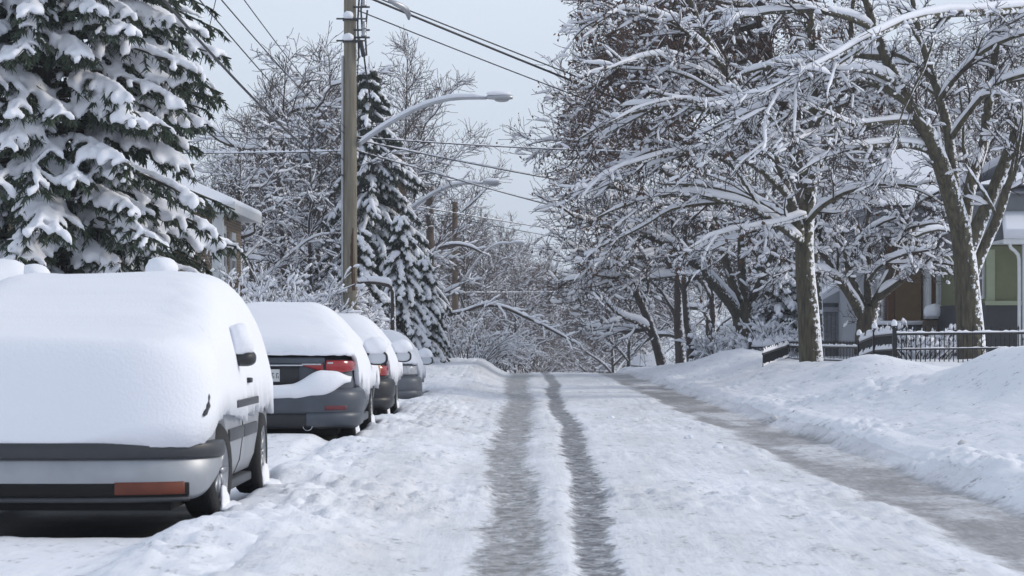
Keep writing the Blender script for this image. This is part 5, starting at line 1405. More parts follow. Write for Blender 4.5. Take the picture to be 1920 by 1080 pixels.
# ------------------------------------------------------------------ utility poles with street lamps
def utility_pole(px, Y, top_py, r, wood, label, arm=None, bands=(), hardware=False, stain=False):
    """arm: (start_px, start_py, end_px, end_py)"""
    b = ground_at(px, Y, -0.2); X = b[0]
    zt = P(px, top_py, Y)[2]
    t = thing('utility_pole', label, 'utility pole', (X, Y, b[2]), 'utility poles along the left kerb')
    pts = resample([(X, Y, b[2]), (X + .01, Y, (b[2] + zt) / 2), (X, Y, zt)], 16)
    part('pole', tubes(pts, np.linspace(r * 1.06, r * .86, 16), 20, cap=True), M[wood], t)
    if arm:
        a0, a1 = P(arm[0], arm[1], Y), P(arm[2], arm[3], Y - .3)
        dx = a1[0] - a0[0]; dz = a1[2] - a0[2]
        p = resample([a0, a0 + np.array([dx * .22, -.05, dz * .42]), a0 + np.array([dx * .48, -.12, dz * .80]), a0 + np.array([dx * .72, -.2, dz * .98]), a1], 24)
        ar = part('lamp_arm', tubes(p, np.linspace(.048, .034, 24), 10, cap=True), M['galv'], t)
        rng = np.random.default_rng(int(px))
        part('arm_snow', snow_on(p[None], np.linspace(.05, .036, 24)[None], .09, rng, 1.0, .008, 6, .1, .4, lump=.12), M['snow_tree'], ar)
        part('arm_brace', tubes(np.array([a0 + [-.0, 0, .35], (a0 + p[7]) / 2 + [0, 0, .22], p[7]]), np.full(3, .012), 6), M['galv'], ar)
        # cobra head
        e = a1
        hl, hw = .62, .15
        s = np.linspace(0, 1, 9)
        V, n = [], 12
        for q in s:
            wq = hw * (0.35 + .65 * math.sin(min(q * 1.5, 1) * pi / 2)) * (1 - max(0, q - .82) * 2.6)
            hq = .10 * (0.5 + .5 * math.sin(min(q * 1.6, 1) * pi / 2)) * (1 - max(0, q - .8) * 2.4)
            for k in range(n):
                a = k * 2 * pi / n
                V.append((e[0] + q * hl, e[1] + wq * math.cos(a), e[2] + .01 + hq * math.sin(a) * (1 if math.sin(a) > 0 else .6)))
        i = np.arange(n); j = (i + 1) % n
        Q = np.concatenate([np.stack([k * n + i, k * n + j, (k + 1) * n + j, (k + 1) * n + i], 1) for k in range(8)])
        hd = part('lamp_head', (V, [Q, [list(range(n))[::-1], list(range(8 * n, 9 * n))]]), M['galv'], t)
        part('lamp_lens', blob((e[0] + .36, e[1], e[2] - .045), (.17, .1, .05), 8, 1, 0, -1), M['lamp_lens'], hd)
        part('head_snow', blob((e[0] + .3, e[1], e[2] + .10), (.30, .14, .075), 10, int(px), .15, -.5), M['snow_tree'], hd)
    for py in bands:
        z = P(px, py, Y)[2]
        bd = part('band', lathe([(r * .9, z - .03), (r * 1.04, z - .03), (r * 1.04, z + .03), (r * .9, z + .03)], 20, 'z', (X, Y, 0)), M['dark_metal'], t)
        part('bracket', box(X - r - .14, X + r + .22, Y - r - .06, Y - r - .005, z - .02, z + .015), M['dark_metal'], bd)
        part('band_snow', blob((X - .02, Y - r - .06, z + .07), (r * .8, .13, .11), 8, py, .2, -.6), M['snow_tree'], bd)
    if hardware:
        for k, (py0, py1, dx) in enumerate(((-20, 60, .30), (-20, 110, .22), (20, 105, .40))):
            z0_, z1_ = P(px, py1, Y)[2], P(px, py0, Y)[2]
            part('down_conductor', tubes(np.array([[X + dx, Y - .1, z1_], [X + dx - .03, Y - .12, (z0_ + z1_) / 2], [X + dx + .02, Y - .1, z1_ if False else z1_ + (z1_ - z0_)]])[::-1] if False else np.array([[X + dx, Y - .1, z0_], [X + dx - .03, Y - .12, (z0_ + z1_) / 2], [X + dx + .02, Y - .1, z1_]]), np.full(3, .022), 6), M['dark_metal'], t)
        for py in (5, 48, 62):
            z = P(px, py, Y)[2]
            part('insulator', lathe([(.02, -.1), (.06, -.1), (.07, -.06), (.045, -.04), (.07, 0), (.045, .02), (.06, .06), (.02, .09)], 14, 'z', (X + .34, Y - .12, z)), M['galv'], t)
            part('crossbar', box(X + .1, X + .48, Y - .15, Y - .1, z - .14, z - .1), M['dark_metal'], t)
        part('cable_clamp', tubes(np.array([P(677, 78, Y), P(683, 108, Y)]) + [0, -.2, 0], np.array([.05, .05]), 8, cap=True), M['cable'], t)
        for k, (x0_, y0_, x1_, y1_) in enumerate(((680, 80, 708, 245), (682, 90, 712, 260), (676, 70, 672, 250))):
            a, c = P(x0_, y0_, Y) + [0, -.2, 0], P(x1_, y1_, Y + 1)
            part('riser_cable', tubes(resample([a, (a + c) / 2 + [-.05, 0, 0], c], 8), np.full(8, .014), 5), M['cable'], t)
        for dx in (-r * 1.02,):
            part('conduit', tubes(np.array([[X + dx, Y - .08, b[2]], [X + dx, Y - .08, P(px, 105, Y)[2]]]), np.full(2, .03), 8), M['galv'], t)
    if stain:
        # long resin stain down one face of the pole, a thin shell just proud of the wood
        z0_, z1_ = P(px, 545, Y)[2], P(px, 428, Y)[2]
        zz = np.linspace(z0_, z1_, 20)
        wv = (.32 + .28 * np.sin(np.linspace(0, pi, 20))) * (1 + .3 * (np.random.default_rng(4).random(20) - .5))
        rr = np.interp(zz, [b[2], zt], [r * 1.06, r * .86]) + .004
        V = np.stack([np.stack([X + rr * np.sin(.75 + wv * k), Y - rr * np.cos(.75 + wv * k), zz], 1) for k in np.linspace(-1, 1, 7)], 1)
        i = (np.arange(19)[:, None] * 7 + np.arange(6)[None]).reshape(-1)
        part('stain', (V.reshape(-1, 3), [np.stack([i, i + 1, i + 8, i + 7], 1)]), M['stain'], t)
    return t

utility_pole(656, 58, -60, .165, 'wood_pole', 'thick yellowish utility pole with long lamp arm, nearest the camera', (672, 272, 912, 184), (37, 78), True, True)
utility_pole(750, 82, 285, .20, 'wood_pole_brown', 'brown weathered utility pole with lamp arm behind the cedars', (758, 402, 905, 344))
utility_pole(806, 110, 350, .19, 'wood_pole_brown', 'grey-brown utility pole without a lamp, past the cedars')
utility_pole(853, 128, 378, .17, 'wood_pole_brown', 'farthest utility pole with a steep lamp arm by the crest', (858, 545, 962, 456))

# ------------------------------------------------------------------ overhead wires
def wire(a, b, sag, r, label, snow=0.0, extra=None):
    a, b = np.asarray(a, float), np.asarray(b, float)
    t = np.linspace(0, 1, 40)[:, None]
    p = a * (1 - t) + b * t; p[:, 2] -= sag * 4 * t[:, 0] * (1 - t[:, 0])
    th = thing('overhead_wire', label, 'wire', tuple(a), 'overhead wires')
    part('cable', tubes(p, np.full(40, r), 5), M['cable'], th)
    if snow:
        q = np.linspace(0, 1, 160)[:, None]
        p2 = np.stack([np.interp(q[:, 0], t[:, 0], p[:, c]) for c in range(3)], 1)
        part('wire_snow', snow_on(p2[None], np.full((1, 160), r), snow, np.random.default_rng(3), 1, .004, 5, .05, .2, lump=.9), M['snow_tree'], th)
    return th, p
U = 58
w1, p1 = wire(P(668, -14, U), P(1720, 400, 72), .1, .03, 'thick black cable descending from the pole top across the street')
i0 = 3
part('splice_case', tubes(resample([p1[1] + [0.35, -.05, -.02], p1[2] + [.35, -.05, -.06], p1[3] + [0, -.05, -.12]], 6), np.array([.03, .07, .075, .075, .07, .03]), 8, cap=True), M['galv'], w1)
wire(P(672, -18, U), P(1700, 385, 72), .02, .018, 'black wire running just above the thick cable across the street')
wire(P(672, 20, U), P(1640, 380, 75), .12, .016, 'single thin wire below the thick cable, sloping to the maples')
wire(P(668, 257, U), P(1500, 288, 64), .12, .016, 'nearly level thin wire leaving the pole at lamp-arm height', .02)
wire(P(668, 262, U), P(1380, 385, 84), .15, .017, 'snow-lined wire sloping gently right from the pole below the lamp', .035)
wire(P(668, 282, U), P(1300, 450, 90), .1, .016, 'lowest wire leaving the nearest pole to the right', .02)
wire(P(644, 330, U), P(180, -150, 24), .25, .02, 'thick wire rising steeply left from the pole across the spruce edge')
wire(P(644, 300, U), P(250, -150, 30), .1, .011, 'thin slanting wire left of the pole, lower of three')
wire(P(645, 250, U), P(290, -150, 30), .1, .011, 'thin slanting wire left of the pole, middle of three')
wire(P(648, 240, U), P(350, -150, 30), .1, .009, 'thin slanting wire left of the pole, uppermost of three')
wire(P(418, -60, 44), P(340, 250, 52), .12, .009, 'steep dangling wire crossing the spruce tips')
wire(P(645, 283, U), P(120, 284, 58), .05, .012, 'level snow-topped wire running left from the pole to the spruce', .045)
wire(P(645, 252, U), P(200, 215, 62), .3, .009, 'upper slack wire running left behind the spruce')
wire(P(645, 160, U), P(420, 420, 70), .25, .009, 'service drop curving down from the pole to the brick house')
wire(P(758, 383, 82), P(1240, 455, 120), .1, .016, 'snow-lined upper wire from the brown pole across the street', .03)
wire(P(758, 388, 82), P(1230, 470, 118), .15, .013, 'lower wire from the brown pole across the street')
wire(P(810, 440, 110), P(1230, 520, 150), .1, .014, 'far wire from the grey-brown pole across the street')
wire(P(858, 548, 128), P(1230, 540, 150), .1, .016, 'farthest snow-lined wire low across the street', .04)
wire(P(858, 552, 128), P(1180, 575, 150), .1, .014, 'farthest lower wire across the street near the crest')

# ------------------------------------------------------------------ houses
def brick_mat():
    m = bpy.data.materials.new('brick_far'); m.use_nodes = True
    n = m.node_tree; b = n.nodes['Principled BSDF']; b.inputs['Roughness'].default_value = .9
    t = n.nodes.new('ShaderNodeTexCoord'); mp_ = n.nodes.new('ShaderNodeMapping')
    mp_.inputs['Rotation'].default_value = (pi / 2, 0, 0)
    sx = n.nodes.new('ShaderNodeSeparateXYZ'); n.links.new(t.outputs['Object'], sx.inputs[0])
    ad = n.nodes.new('ShaderNodeMath'); n.links.new(sx.outputs['X'], ad.inputs[0]); n.links.new(sx.outputs['Y'], ad.inputs[1])
    cb = n.nodes.new('ShaderNodeCombineXYZ'); n.links.new(ad.outputs[0], cb.inputs['X']); n.links.new(sx.outputs['Z'], cb.inputs['Y'])
    br = n.nodes.new('ShaderNodeTexBrick'); n.links.new(cb.outputs[0], br.inputs['Vector'])
    br.inputs['Scale'].default_value = 1.0; br.inputs['Brick Width'].default_value = .22; br.inputs['Row Height'].default_value = .075; br.inputs['Mortar Size'].default_value = .008
    br.inputs['Color1'].default_value = (.22, .15, .085, 1); br.inputs['Color2'].default_value = (.16, .105, .06, 1); br.inputs['Mortar'].default_value = (.3, .27, .24, 1)
    n.links.new(br.outputs['Color'], b.inputs['Base Color']); return m
M['brick'] = brick_mat()
M['white_wood'] = mat('white_painted_wood', (.62, .63, .64), .5, var=.08, vscale=6)
M['window_glass'] = mat('house_window_glass', (.03, .035, .045), .1, coat=.4)
M['curtain_glass'] = mat('curtained_window', (.10, .10, .10), .2, coat=.4, var=.3, vscale=3)
M['green_wall'] = mat('sage_green_siding', (.155, .165, .088), .7, var=.08, vscale=4)
M['green_pale'] = mat('pale_green_trim', (.30, .33, .22), .6, var=.08, vscale=4)
M['grey_wall'] = mat('slate_grey_siding', (.21, .22, .23), .75, var=.1, vscale=5)
M['grey_dark'] = mat('dark_grey_base', (.04, .042, .045), .7, var=.15, vscale=5)
M['ochre'] = mat('ochre_siding', (.135, .085, .038), .7, var=.12, vscale=5)
M['light_grey'] = mat('light_grey_siding', (.36, .37, .40), .7, var=.08, vscale=5)
M['shed'] = mat('weathered_grey_boards', (.20, .205, .22), .8, var=.3, vscale=5, stretch=(1, 1, 3))
M['stone'] = mat('rough_foundation', (.14, .11, .085), .9, var=.4, vscale=7)
M['brown_panel'] = mat('brown_shutter', (.10, .045, .02), .7, var=.25, vscale=6)

def slab(poly, h, jit=0.0):
    """extrude a polygon (list of 3d points) upward by h with a rounded top"""
    p = np.array(poly, float); c = p.mean(0); n = len(p)
    rings = [p, p + [0, 0, h * .7], c + (p - c) * .985 + [0, 0, h * .93], c + (p - c) * .95 + [0, 0, h]]
    V = np.concatenate(rings)
    i = np.arange(n); j = (i + 1) % n
    Q = np.concatenate([np.stack([k * n + i, k * n + j, (k + 1) * n + j, (k + 1) * n + i], 1) for k in range(3)])
    return V, [Q, [list(range(3 * n, 4 * n)), list(range(n))[::-1]]]

def window_y(par, x0, x1, y, z0, z1, out=-1, glass='window_glass', fr=.07, sill=True, bar=True):
    """window in a wall facing along -Y (out=-1)"""
    f = part('window', join(box(x0, x0 + fr, y - .05, y + .02, z0, z1), box(x1 - fr, x1, y - .05, y + .02, z0, z1), box(x0 + fr, x1 - fr, y - .05, y + .02, z0, z0 + fr), box(x0 + fr, x1 - fr, y - .05, y + .02, z1 - fr, z1)), M['white_wood'], par, smooth=False)
    part('pane', box(x0 + fr, x1 - fr, y - .022, y - .012, z0 + fr, z1 - fr), M[glass], f, smooth=False)
    if bar: part('glazing_bar', box(x0 + fr, x1 - fr, y - .04, y - .023, (z0 + z1) / 2 - .02, (z0 + z1) / 2 + .02), M['white_wood'], f, smooth=False)
    if sill: part('sill_snow', blob(((x0 + x1) / 2, y - .1, z0 - .0), ((x1 - x0) * .52, .09, .10), 10, int(x0 * 100) % 97, .2, -.4), M['snow_car'], f)
    return f

def window_x(par, x, y0, y1, z0, z1, s=1, glass='window_glass', fr=.08):
    """window in a wall facing +X (s=1) or -X (s=-1)"""
    a, b = sorted((x - s * .02, x + s * .05))
    f = part('window', join(box(a, b, y0, y0 + fr, z0, z1), box(a, b, y1 - fr, y1, z0, z1), box(a, b, y0 + fr, y1 - fr, z0, z0 + fr), box(a, b, y0 + fr, y1 - fr, z1 - fr, z1 + .12)), M['white_wood'], par, smooth=False)
    c, d = sorted((x + s * .012, x + s * .022))
    part('pane', box(c, d, y0 + fr, y1 - fr, z0 + fr, z1 - fr), M[glass], f, smooth=False)
    e, g = sorted((x + s * .023, x + s * .04))
    part('glazing_bar', box(e, g, y0 + fr, y1 - fr, (z0 + z1) / 2 - .03, (z0 + z1) / 2 + .03), M['white_wood'], f, smooth=False)
    return f

# brick house on the left
hx, hy = -7.45, 60.3
t = thing('brick_house', 'brown brick house with white eaves and snowy hip roof beside the spruce', 'house', (hx - 3, hy + 2.6, Hat(hx, hy)))
zb = Hat(hx, hy) - .3
part('wall', box(hx - 7, hx, hy, hy + 5.2, zb, 4.28), M['brick'], t, smooth=False)
part('corner_pillar', box(hx - .1, hx + .16, hy - .16, hy + .10, zb, 4.2), M['white_wood'], t, smooth=False)
ez = 4.24
ev = part('eaves', join(box(hx - 7.4, hx + .46, hy - .5, hy + 5.7, ez, ez + .10), box(hx - 7.4, hx + .50, hy - .54, hy - .48, ez - .02, ez + .24), box(hx + .44, hx + .50, hy - .48, hy + 5.7, ez - .02, ez + .24)), M['white_wood'], t, smooth=False)
rx0, rx1, ry0, ry1 = hx - 7.4, hx + .46, hy - .5, hy + 5.7
def hip(x0, x1, y0, y1, z, h, inset):
    V = np.array([(x0, y0, z), (x1, y0, z), (x1, y1, z), (x0, y1, z), (x0 + inset, (y0 + y1) / 2, z + h), (x1 - inset, (y0 + y1) / 2, z + h)])
    return V, [[[0, 1, 5, 4], [1, 2, 5], [2, 3, 4, 5], [3, 0, 4], [0, 3, 2, 1]]]
rf = part('roof', hip(rx0, rx1, ry0, ry1, ez + .12, 1.25, 3.0), M['grey_dark'], t, smooth=False)
g = hip(rx0 - .05, rx1 + .05, ry0 - .05, ry1 + .05, ez + .30, 1.32, 3.0)
bm = bmesh.new(); vs = [bm.verts.new(v) for v in g[0]]
for f in g[1][0]: bm.faces.new([vs[i] for i in f])
low = [bm.verts.new(v - np.array([0, 0, .16])) for v in g[0][:4]]
for f in list(bm.faces):
    if len(f.verts) == 4 and all(abs(v.co.z - (ez + .30)) < 1e-4 for v in f.verts): bm.faces.remove(f)
for i in range(4): bm.faces.new([low[i], low[(i + 1) % 4], vs[(i + 1) % 4], vs[i]])
bm.faces.new(low[::-1])
bmesh.ops.bevel(bm, geom=[e for e in bm.edges], offset=.07, segments=3, affect='EDGES', profile=.5)
bmesh.ops.recalc_face_normals(bm, faces=bm.faces[:])
bm.verts.index_update()
part('roof_snow', (np.array([v.co[:] for v in bm.verts]), [[[v.index for v in f.verts] for f in bm.faces]]), M['snow_car'], rf); bm.free()
window_x(t, hx, hy + .7, hy + 1.6, 2.6, 3.85, 1, 'curtain_glass'); window_x(t, hx, hy + 2.7, hy + 3.7, 2.6, 3.75, 1, 'curtain_glass')
window_x(t, hx, hy + 2.2, hy + 3.4, .9, 2.0, 1, 'curtain_glass')
part('shutter', box(hx + .002, hx + .05, hy + 1.66, hy + 1.95, 2.62, 3.85), M['brown_panel'], t, smooth=False)

# green house on the right
def siding(par, x0, x1, y, z0, z1, m_, step=.125):
    z = z0
    while z < z1 - .03:
        zt = min(z + step, z1)
        V = np.array([(x0, y - .028, z), (x1, y - .028, z), (x1, y - .008, zt), (x0, y - .008, zt), (x0, y + .01, z), (x1, y + .01, z), (x1, y + .01, zt), (x0, y + .01, zt)])
        part('siding_board', (V, [np.array([(0, 1, 2, 3), (0, 4, 5, 1), (3, 2, 6, 7), (0, 3, 7, 4), (1, 5, 6, 2)])]), M[m_], par, smooth=False)
        z = zt
gy = 62.0
gx0 = P(1853, 0, gy)[0]; gx1 = P(1990, 0, gy)[0]; gb = Hat(gx0, gy) - .3
zB = P(0, 568, gy)[2]; zP = P(0, 468, gy)[2]; zU = P(0, 452, gy)[2]; zR = P(0, 362, gy)[2]
t = thing('green_house', 'sage green house with snowy porch roof behind the large maple', 'house', (gx0 + 3, gy + 4, gb))
part('wall', box(gx0, gx1 + 3, gy, gy + 9, gb, zP + .1), M['green_wall'], t, smooth=False)
part('corner_board', box(gx0 - .03, gx0 + .16, gy - .05, gy + .12, zB, zP), M['green_pale'], t, smooth=False)
part('foundation', box(gx0 - .06, gx1 + 3, gy - .09, gy + 8.9, gb, zB), M['grey_dark'], t, smooth=False)
part('base_trim', box(gx0 - .1, gx1 + 3, gy - .13, gy - .092, zB - .06, zB + .05), M['green_pale'], t, smooth=False)
up = part('upper_wall', box(gx0 + .05, gx1 + 3, gy + .3, gy + 9, zP + .12, zR), M['grey_wall'], t, smooth=False)
siding(up, gx0 + .05, gx1 + 1, gy + .288, zU + .35, zR, 'grey_wall', .16)
window_x(t, gx0, gy + .5, gy + 1.3, P(0, 560, gy)[2], P(0, 480, gy)[2], -1, 'curtain_glass')
window_x(t, gx0, gy + 3.0, gy + 4.0, P(0, 560, gy)[2], P(0, 480, gy)[2], -1, 'curtain_glass')
pr = part('porch_roof', box(gx0 + .1, gx1 + 2, gy - 1.6, gy + .25, zP + .12, zP + .2), M['white_wood'], t, smooth=False)
part('gutter', box(gx0 + .05, gx1 + 2, gy - 1.72, gy - 1.62, zP + .08, zP + .2), M['white_wood'], pr, smooth=False)
part('porch_snow', slab([(gx0 + .05, gy - 1.75, zP + .205), (gx1 + 2, gy - 1.75, zP + .205), (gx1 + 2, gy + .26, zP + .75), (gx0 + .4, gy + .26, zP + .75)], .24), M['snow_car'], pr)
dpx = P(1911, 0, gy - 1.5)[0]
part('downpipe', tubes(resample([(dpx - .28, gy - 1.68, zP + .1), (dpx - .22, gy - 1.6, zP - .02), (dpx - .04, gy - 1.5, zP - .16), (dpx, gy - 1.5, zP - .5), (dpx, gy - 1.5, gb)], 24), np.full(24, .045), 10), M['white_wood'], t)
part('porch_post', box(dpx + .08, dpx + .22, gy - 1.58, gy - 1.44, gb, zP + .12), M['white_wood'], t, smooth=False)
rfm = hip(gx0 - .4, gx1 + 3.4, gy - .1, gy + 9.4, zR, 1.1, 4.0)
rf = part('roof', rfm, M['light_grey'], t, smooth=False)
part('roof_snow', (rfm[0] * 1 + np.array([0, 0, .22]), rfm[1]), M['snow_car'], rf, smooth=False)

# house with bay window and ochre porch wall
oy = 70.0
X_ = lambda px: P(px, 0, oy)[0]
Z_ = lambda py: P(0, py, oy)[2]
ob = Hat(X_(1700), oy) - .3
t = thing('bay_window_house', 'pale grey house with white bay window and ochre porch wall', 'house', (X_(1730), oy + 3, ob))
part('wall', box(X_(1640), X_(1830), oy, oy + 8, ob, Z_(400)), M['light_grey'], t, smooth=False)
oc = part('porch_wall', box(X_(1672), X_(1722), oy - .5, oy - .01, Z_(608), Z_(430)), M['ochre'], t, smooth=False)
siding(oc, X_(1673), X_(1721), oy - .512, Z_(606), Z_(432), 'ochre', .16)
part('corner_board', box(X_(1660), X_(1671), oy - .55, oy - .02, Z_(608), Z_(430)), M['brown_panel'], t, smooth=False)
part('porch_base', box(X_(1636), X_(1724), oy - .62, oy - .02, ob, Z_(609)), M['grey_dark'], t, smooth=False)
part('ledge_snow', slab([(X_(1636), oy - .72, Z_(609)), (X_(1724), oy - .72, Z_(609)), (X_(1724), oy - .1, Z_(609)), (X_(1636), oy - .1, Z_(609))], .11), M['snow_car'], t)
bay = part('bay', box(X_(1726), X_(1800), oy - 1.0, oy - .01, Z_(598), Z_(470)), M['white_wood'], t, smooth=False)
for a, c, gm in ((1730, 1748, 'brown_panel'), (1752, 1776, 'window_glass')):
    window_y(bay, X_(a), X_(c), oy - 1.01, Z_(580), Z_(485), glass=gm, bar=False)
part('bay_base', box(X_(1722), X_(1802), oy - .9, oy - .02, ob, Z_(600)), M['stone'], t, smooth=False)
part('bay_skirt_snow', join(blob((X_(1740), oy - 1.08, Z_(586)), (.32, .22, .24), 10, 5, .25, -.5), blob((X_(1775), oy - 1.08, Z_(583)), (.30, .2, .22), 10, 6, .25, -.5), blob((X_(1800), oy - 1.0, Z_(575)), (.25, .25, .2), 10, 7, .25, -.5)), M['snow_car'], t)
part('basement_window', box(X_(1772), X_(1790), oy - .93, oy - .902, Z_(640), Z_(606)), M['brown_panel'], t, smooth=False)
window_y(t, X_(1644), X_(1656), oy, Z_(600), Z_(520), glass='curtain_glass')
rfm = hip(X_(1630), X_(1840), oy - .4, oy + 8.4, Z_(400), 2.2, 1.4)
rf = part('roof', rfm, M['light_grey'], t, smooth=False)
part('roof_snow', (rfm[0] + np.array([0, 0, .22]), rfm[1]), M['snow_car'], rf, smooth=False)

# grey shed
sy = 78.0
X_ = lambda px: P(px, 0, sy)[0]
Z_ = lambda py: P(0, py, sy)[2]
sbz = Hat(X_(1570), sy) - .3
t = thing('garden_shed', 'weathered grey shed with double door and snowy gable behind the fence', 'shed', (X_(1572), sy + 2, sbz))
part('wall', box(X_(1536), X_(1612), sy, sy + 4, sbz, Z_(568)), M['shed'], t, smooth=False)
dr = []
for i in range(6):
    a = 1542 + i * 8
    part('door_board', box(X_(a + .5), X_(a + 7.5), sy - .05, sy - .002, sbz, Z_(586)), M['shed'], t, smooth=False)
part('lintel', box(X_(1536), X_(1612), sy - .09, sy - .055, Z_(585), Z_(576)), M['light_grey'], t, smooth=False)
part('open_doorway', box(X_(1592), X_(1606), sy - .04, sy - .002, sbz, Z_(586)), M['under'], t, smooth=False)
part('door_post', join(box(X_(1588), X_(1591.5), sy - .07, sy - .002, sbz, Z_(586)), box(X_(1606.5), X_(1611), sy - .07, sy - .002, sbz, Z_(586))), M['light_grey'], t, smooth=False)
xm = X_(1572)
V = np.array([(X_(1530), sy - .3, Z_(568)), (X_(1616), sy - .3, Z_(568)), (xm, sy - .3, Z_(545)), (X_(1530), sy + 4.2, Z_(568)), (X_(1616), sy + 4.2, Z_(568)), (xm, sy + 4.2, Z_(545))])
gab = [[[0, 1, 2], [5, 4, 3], [0, 2, 5, 3], [1, 4, 5, 2], [0, 3, 4, 1]]]
rf = part('roof', (V, gab), M['light_grey'], t, smooth=False)
part('roof_snow', (V * 1 + np.array([0, .02, .0]) + np.array([[-.1, 0, .08], [.1, 0, .08], [0, 0, .3]] * 2), gab), M['snow_car'], rf, smooth=False)

# ------------------------------------------------------------------ iron fences
pk = None
def picket_mesh(h, tip=True):
    a = .0085
    V = [(-a, -a, 0), (a, -a, 0), (a, a, 0), (-a, a, 0), (-a, -a, h), (a, -a, h), (a, a, h), (-a, a, h)]
    F = [(0, 1, 5, 4), (1, 2, 6, 5), (2, 3, 7, 6), (3, 0, 4, 7)]
    if tip:
        b = .017
        V += [(-b, -b, h + .02), (b, -b, h + .02), (b, b, h + .02), (-b, b, h + .02), (0, 0, h + .085)]
        F += [(4, 5, 9, 8), (5, 6, 10, 9), (6, 7, 11, 10), (7, 4, 8, 11)]
        tr = [(8, 9, 12), (9, 10, 12), (10, 11, 12), (11, 8, 12)]
    else:
        tr = [(4, 5, 6), (4, 6, 7)]
    return mesh('picket', V, [np.array(F), np.array(tr)], False)

def bar(a, b, hw, hh):
    a, b = np.asarray(a, float), np.asarray(b, float)
    d = norm(b - a); s = norm(np.cross(d, [0, 0, 1])); u = np.cross(s, d)
    V = np.array([p + s * i * hw + u * j * hh for p in (a, b) for i, j in ((-1, -1), (1, -1), (1, 1), (-1, 1))])
    return V, [np.array([(0, 1, 5, 4), (1, 2, 6, 5), (2, 3, 7, 6), (3, 0, 4, 7), (0, 3, 2, 1), (4, 5, 6, 7)])]

def fence(a, b, zr0, zr1, step, label, below=.85, post_a=False, post_b=False, short=True, snow=.03, posts_mid=0):
    """a, b = (x, y) ends, zr = top-rail height at each end"""
    a = np.array([*a, zr0]); b = np.array([*b, zr1])
    L = np.linalg.norm((b - a)[:2]); n = int(L / step)
    t = thing('iron_fence', label, 'fence', (a[0], a[1], zr0 - below), 'black iron fences round the yards')
    tall, sh = picket_mesh(below + .07), picket_mesh(below - .14)
    for m_ in (tall, sh): m_.materials.append(M['iron'])
    for i in range(n + 1):
        p = a + (b - a) * (i + .5) / (n + 1)
        o = bpy.data.objects.new('picket', sh if (short and i % 2) else tall); COL.objects.link(o); o.parent = t
        o.location = (p[0] - a[0], p[1] - a[1], p[2] - zr0)
    part('rail', bar(a, b, .016, .018), M['iron'], t, smooth=False)
    part('rail', bar(a - [0, 0, .28], b - [0, 0, .28], .014, .014), M['iron'], t, smooth=False)
    part('rail', bar(a - [0, 0, below - .08], b - [0, 0, below - .08], .014, .014), M['iron'], t, smooth=False)
    rng = np.random.default_rng(int(L * 100))
    K = max(20, int(L * 14))
    q = np.linspace(0, 1, K)[:, None]
    pl = a * (1 - q) + b * q
    part('rail_snow', snow_on((pl + [0, 0, .012])[None], np.full((1, K), .016), snow, rng, 1, .014, 6, 0, .1, lump=.55), M['snow_tree'], t)
    part('rail_snow', snow_on((pl - [0, 0, .272])[None], np.full((1, K), .014), snow * .6, rng, 1, .01, 6, 0, .1, lump=.7), M['snow_tree'], t)
    for end, ps in ((a, post_a), (b, post_b)):
        if not ps: continue
        x, y, z = end
        po = part('post', join(box(x - .035, x + .035, y - .035, y + .035, z - below - .1, z + .10), lathe([(.05, z + .10), (.05, z + .12), (.02, z + .13), (.045, z + .17), (.02, z + .21), (.001, z + .23)], 10, 'z', (x, y, 0))), M['iron'], t, smooth=False)
        part('post_snow', blob((x, y, z + .19), (.055, .055, .085), 8, int(abs(x * 100)), .15, -.4), M['snow_tree'], po)
    return t
def fx(px, Y): return ((px - CX) * Y / F_PX, Y)
def fz(py, Y): return EYE + (CY - py) * Y / F_PX
fence(fx(1677, 45), fx(1990, 46.5), fz(627, 45), fz(624, 46.5), .105, 'black iron fence panel running level to the right edge past the large maple', .75, True, False)
fence(fx(1677, 45), fx(1640, 47.4), fz(627, 45), fz(631, 47.4), .10, 'short dense fence panel receding from the tall corner post', .8, False, True, False, .09)
fence(fx(1640, 47.4), fx(1611, 50.2), fz(631, 47.4), fz(643, 50.2), .10, 'snow-topped fence panel sloping down from the middle post', .8, False, True, False, .10)
fence(fx(1611, 50.4), fx(1478, 57), fz(652, 50.4), fz(650, 57), .13, 'thin low picket fence run behind the second maple trunk', .6, False, False, False, .04)
fence(fx(1478, 57), fx(1430, 52.5), fz(648, 57), fz(664, 52.5), .12, 'grey-green fence panel angled towards the street with snowy tips', .55, False, False, False, .07)
fence(fx(1406, 66), fx(1515, 67), fz(652, 66), fz(651, 67), .12, 'low rail fence carrying a thick flat slab of snow', .6, True, False, False, .20)

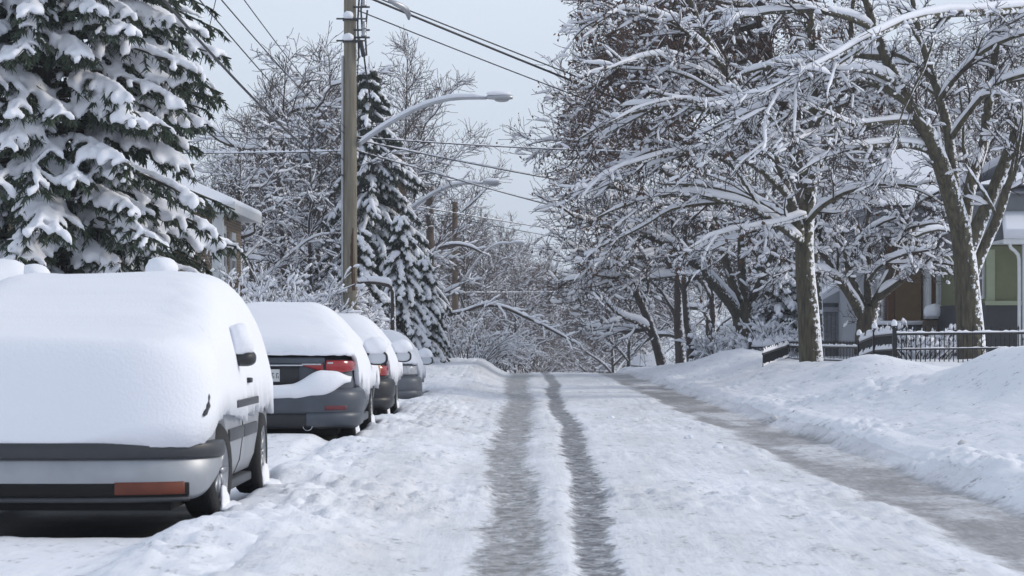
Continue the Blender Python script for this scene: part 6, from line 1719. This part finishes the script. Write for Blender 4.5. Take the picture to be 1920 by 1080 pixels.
# ------------------------------------------------------------------ snow chunks thrown up by the plough
M['chunk'] = mat('dirty_snow_lump', (.62, .62, .63), .8, var=.2, vscale=20, bump=.5, bscale=40)
for k, (px, py, r, lb, mm) in enumerate([(1345, 838, .055, 'round snowball lying on the packed snow between the tracks', 'snow'), (1453, 789, .085, 'dirty grey ice lump at the edge of the right-hand wheel track', 'chunk'), (1395, 888, .045, 'small snow lump in front of the round snowball', 'snow'),
                                       (1145, 785, .05, 'snow clod beside the narrow dark rut', 'snow'), (1290, 822, .05, 'flat broken snow clod nearer the centre than the snowball', 'snow'), (1806, 832, .05, 'grey lump half sunk in the right-hand bank', 'chunk')]):
    Yk = EYE * F_PX / (py - CY)
    for _ in range(6):
        q = P(px, py, Yk); dz = q[2] - Hat(q[0], Yk); Yk += dz * F_PX / (py - CY) * .7
    q = P(px, py, Yk)
    solo('snow_lump', blob((q[0], q[1], Hat(q[0], Yk) + r * .1), (r * .95, r * .8, r * .6), 10, 500 + k, .6, -.8), M[mm], lb, 'snow lump', group='lumps thrown up on the road')

# the car roof showing past the leaning trunk
cy_ = 118.0
b = ground_at(1236, cy_, 0)
t = thing('distant_car', 'snow-roofed car half hidden behind the leaning trunk at the crest', 'car', tuple(b))
zc = P(0, 664, cy_)[2] - 1.52
part('body', xf(body_geo(4.2, 1.7, [(0, .85), (.1, .9), (.9, 1.0), (1.6, 1.38), (2.9, 1.38), (3.6, 1.0), (4.2, .8)]), .15, (b[0], cy_, zc)), M['dark_paint'], t)
g = shell(4.2, 1.7, [(0, 1.0), (.5, 1.12), (1.0, 1.25), (1.6, 1.52), (2.9, 1.52), (3.6, 1.15), (4.2, 1.0)], lambda s, sd1: .95 + 0 * s, lambda v: np.interp(v, [0, 1.6, 2.9, 4.2], [.1, .35, .35, .1]), off=.05, lump=.03, seed=12)
part('snow_blanket', xf(g, .15, (b[0], cy_, zc)), M['snow_car'], t)
for a in (.9, 3.3):
    for sd1 in (-.8, .8):
        v = xf((np.array([[sd1, a, .32]]), []), .15, (b[0], cy_, zc))[0][0]
        part('wheel', xf(lathe([(.001, -.09), (.3, -.09), (.3, .09), (.001, .09)], 20, 'x'), .15, tuple(v)), M['rubber'], t)

# ------------------------------------------------------------------ cold air: everything sits in one thin, even haze
hz = bpy.data.materials.new('cold_haze'); hz.use_nodes = True
hn = hz.node_tree; hn.nodes.clear()
ho = hn.nodes.new('ShaderNodeOutputMaterial'); hv = hn.nodes.new('ShaderNodeVolumePrincipled')
hv.inputs['Color'].default_value = (0.86, 0.9, 0.97, 1); hv.inputs['Density'].default_value = 0.0008; hv.inputs['Anisotropy'].default_value = 0.2
hn.links.new(hv.outputs['Volume'], ho.inputs['Volume'])
g = box(-420, 420, -45, 1000, float(ZZ.min()) - 1.0, 48.0)
put('haze', mesh('haze', g[0], g[1], False), hz, None, label='thin cold haze filling the street', kind='stuff')
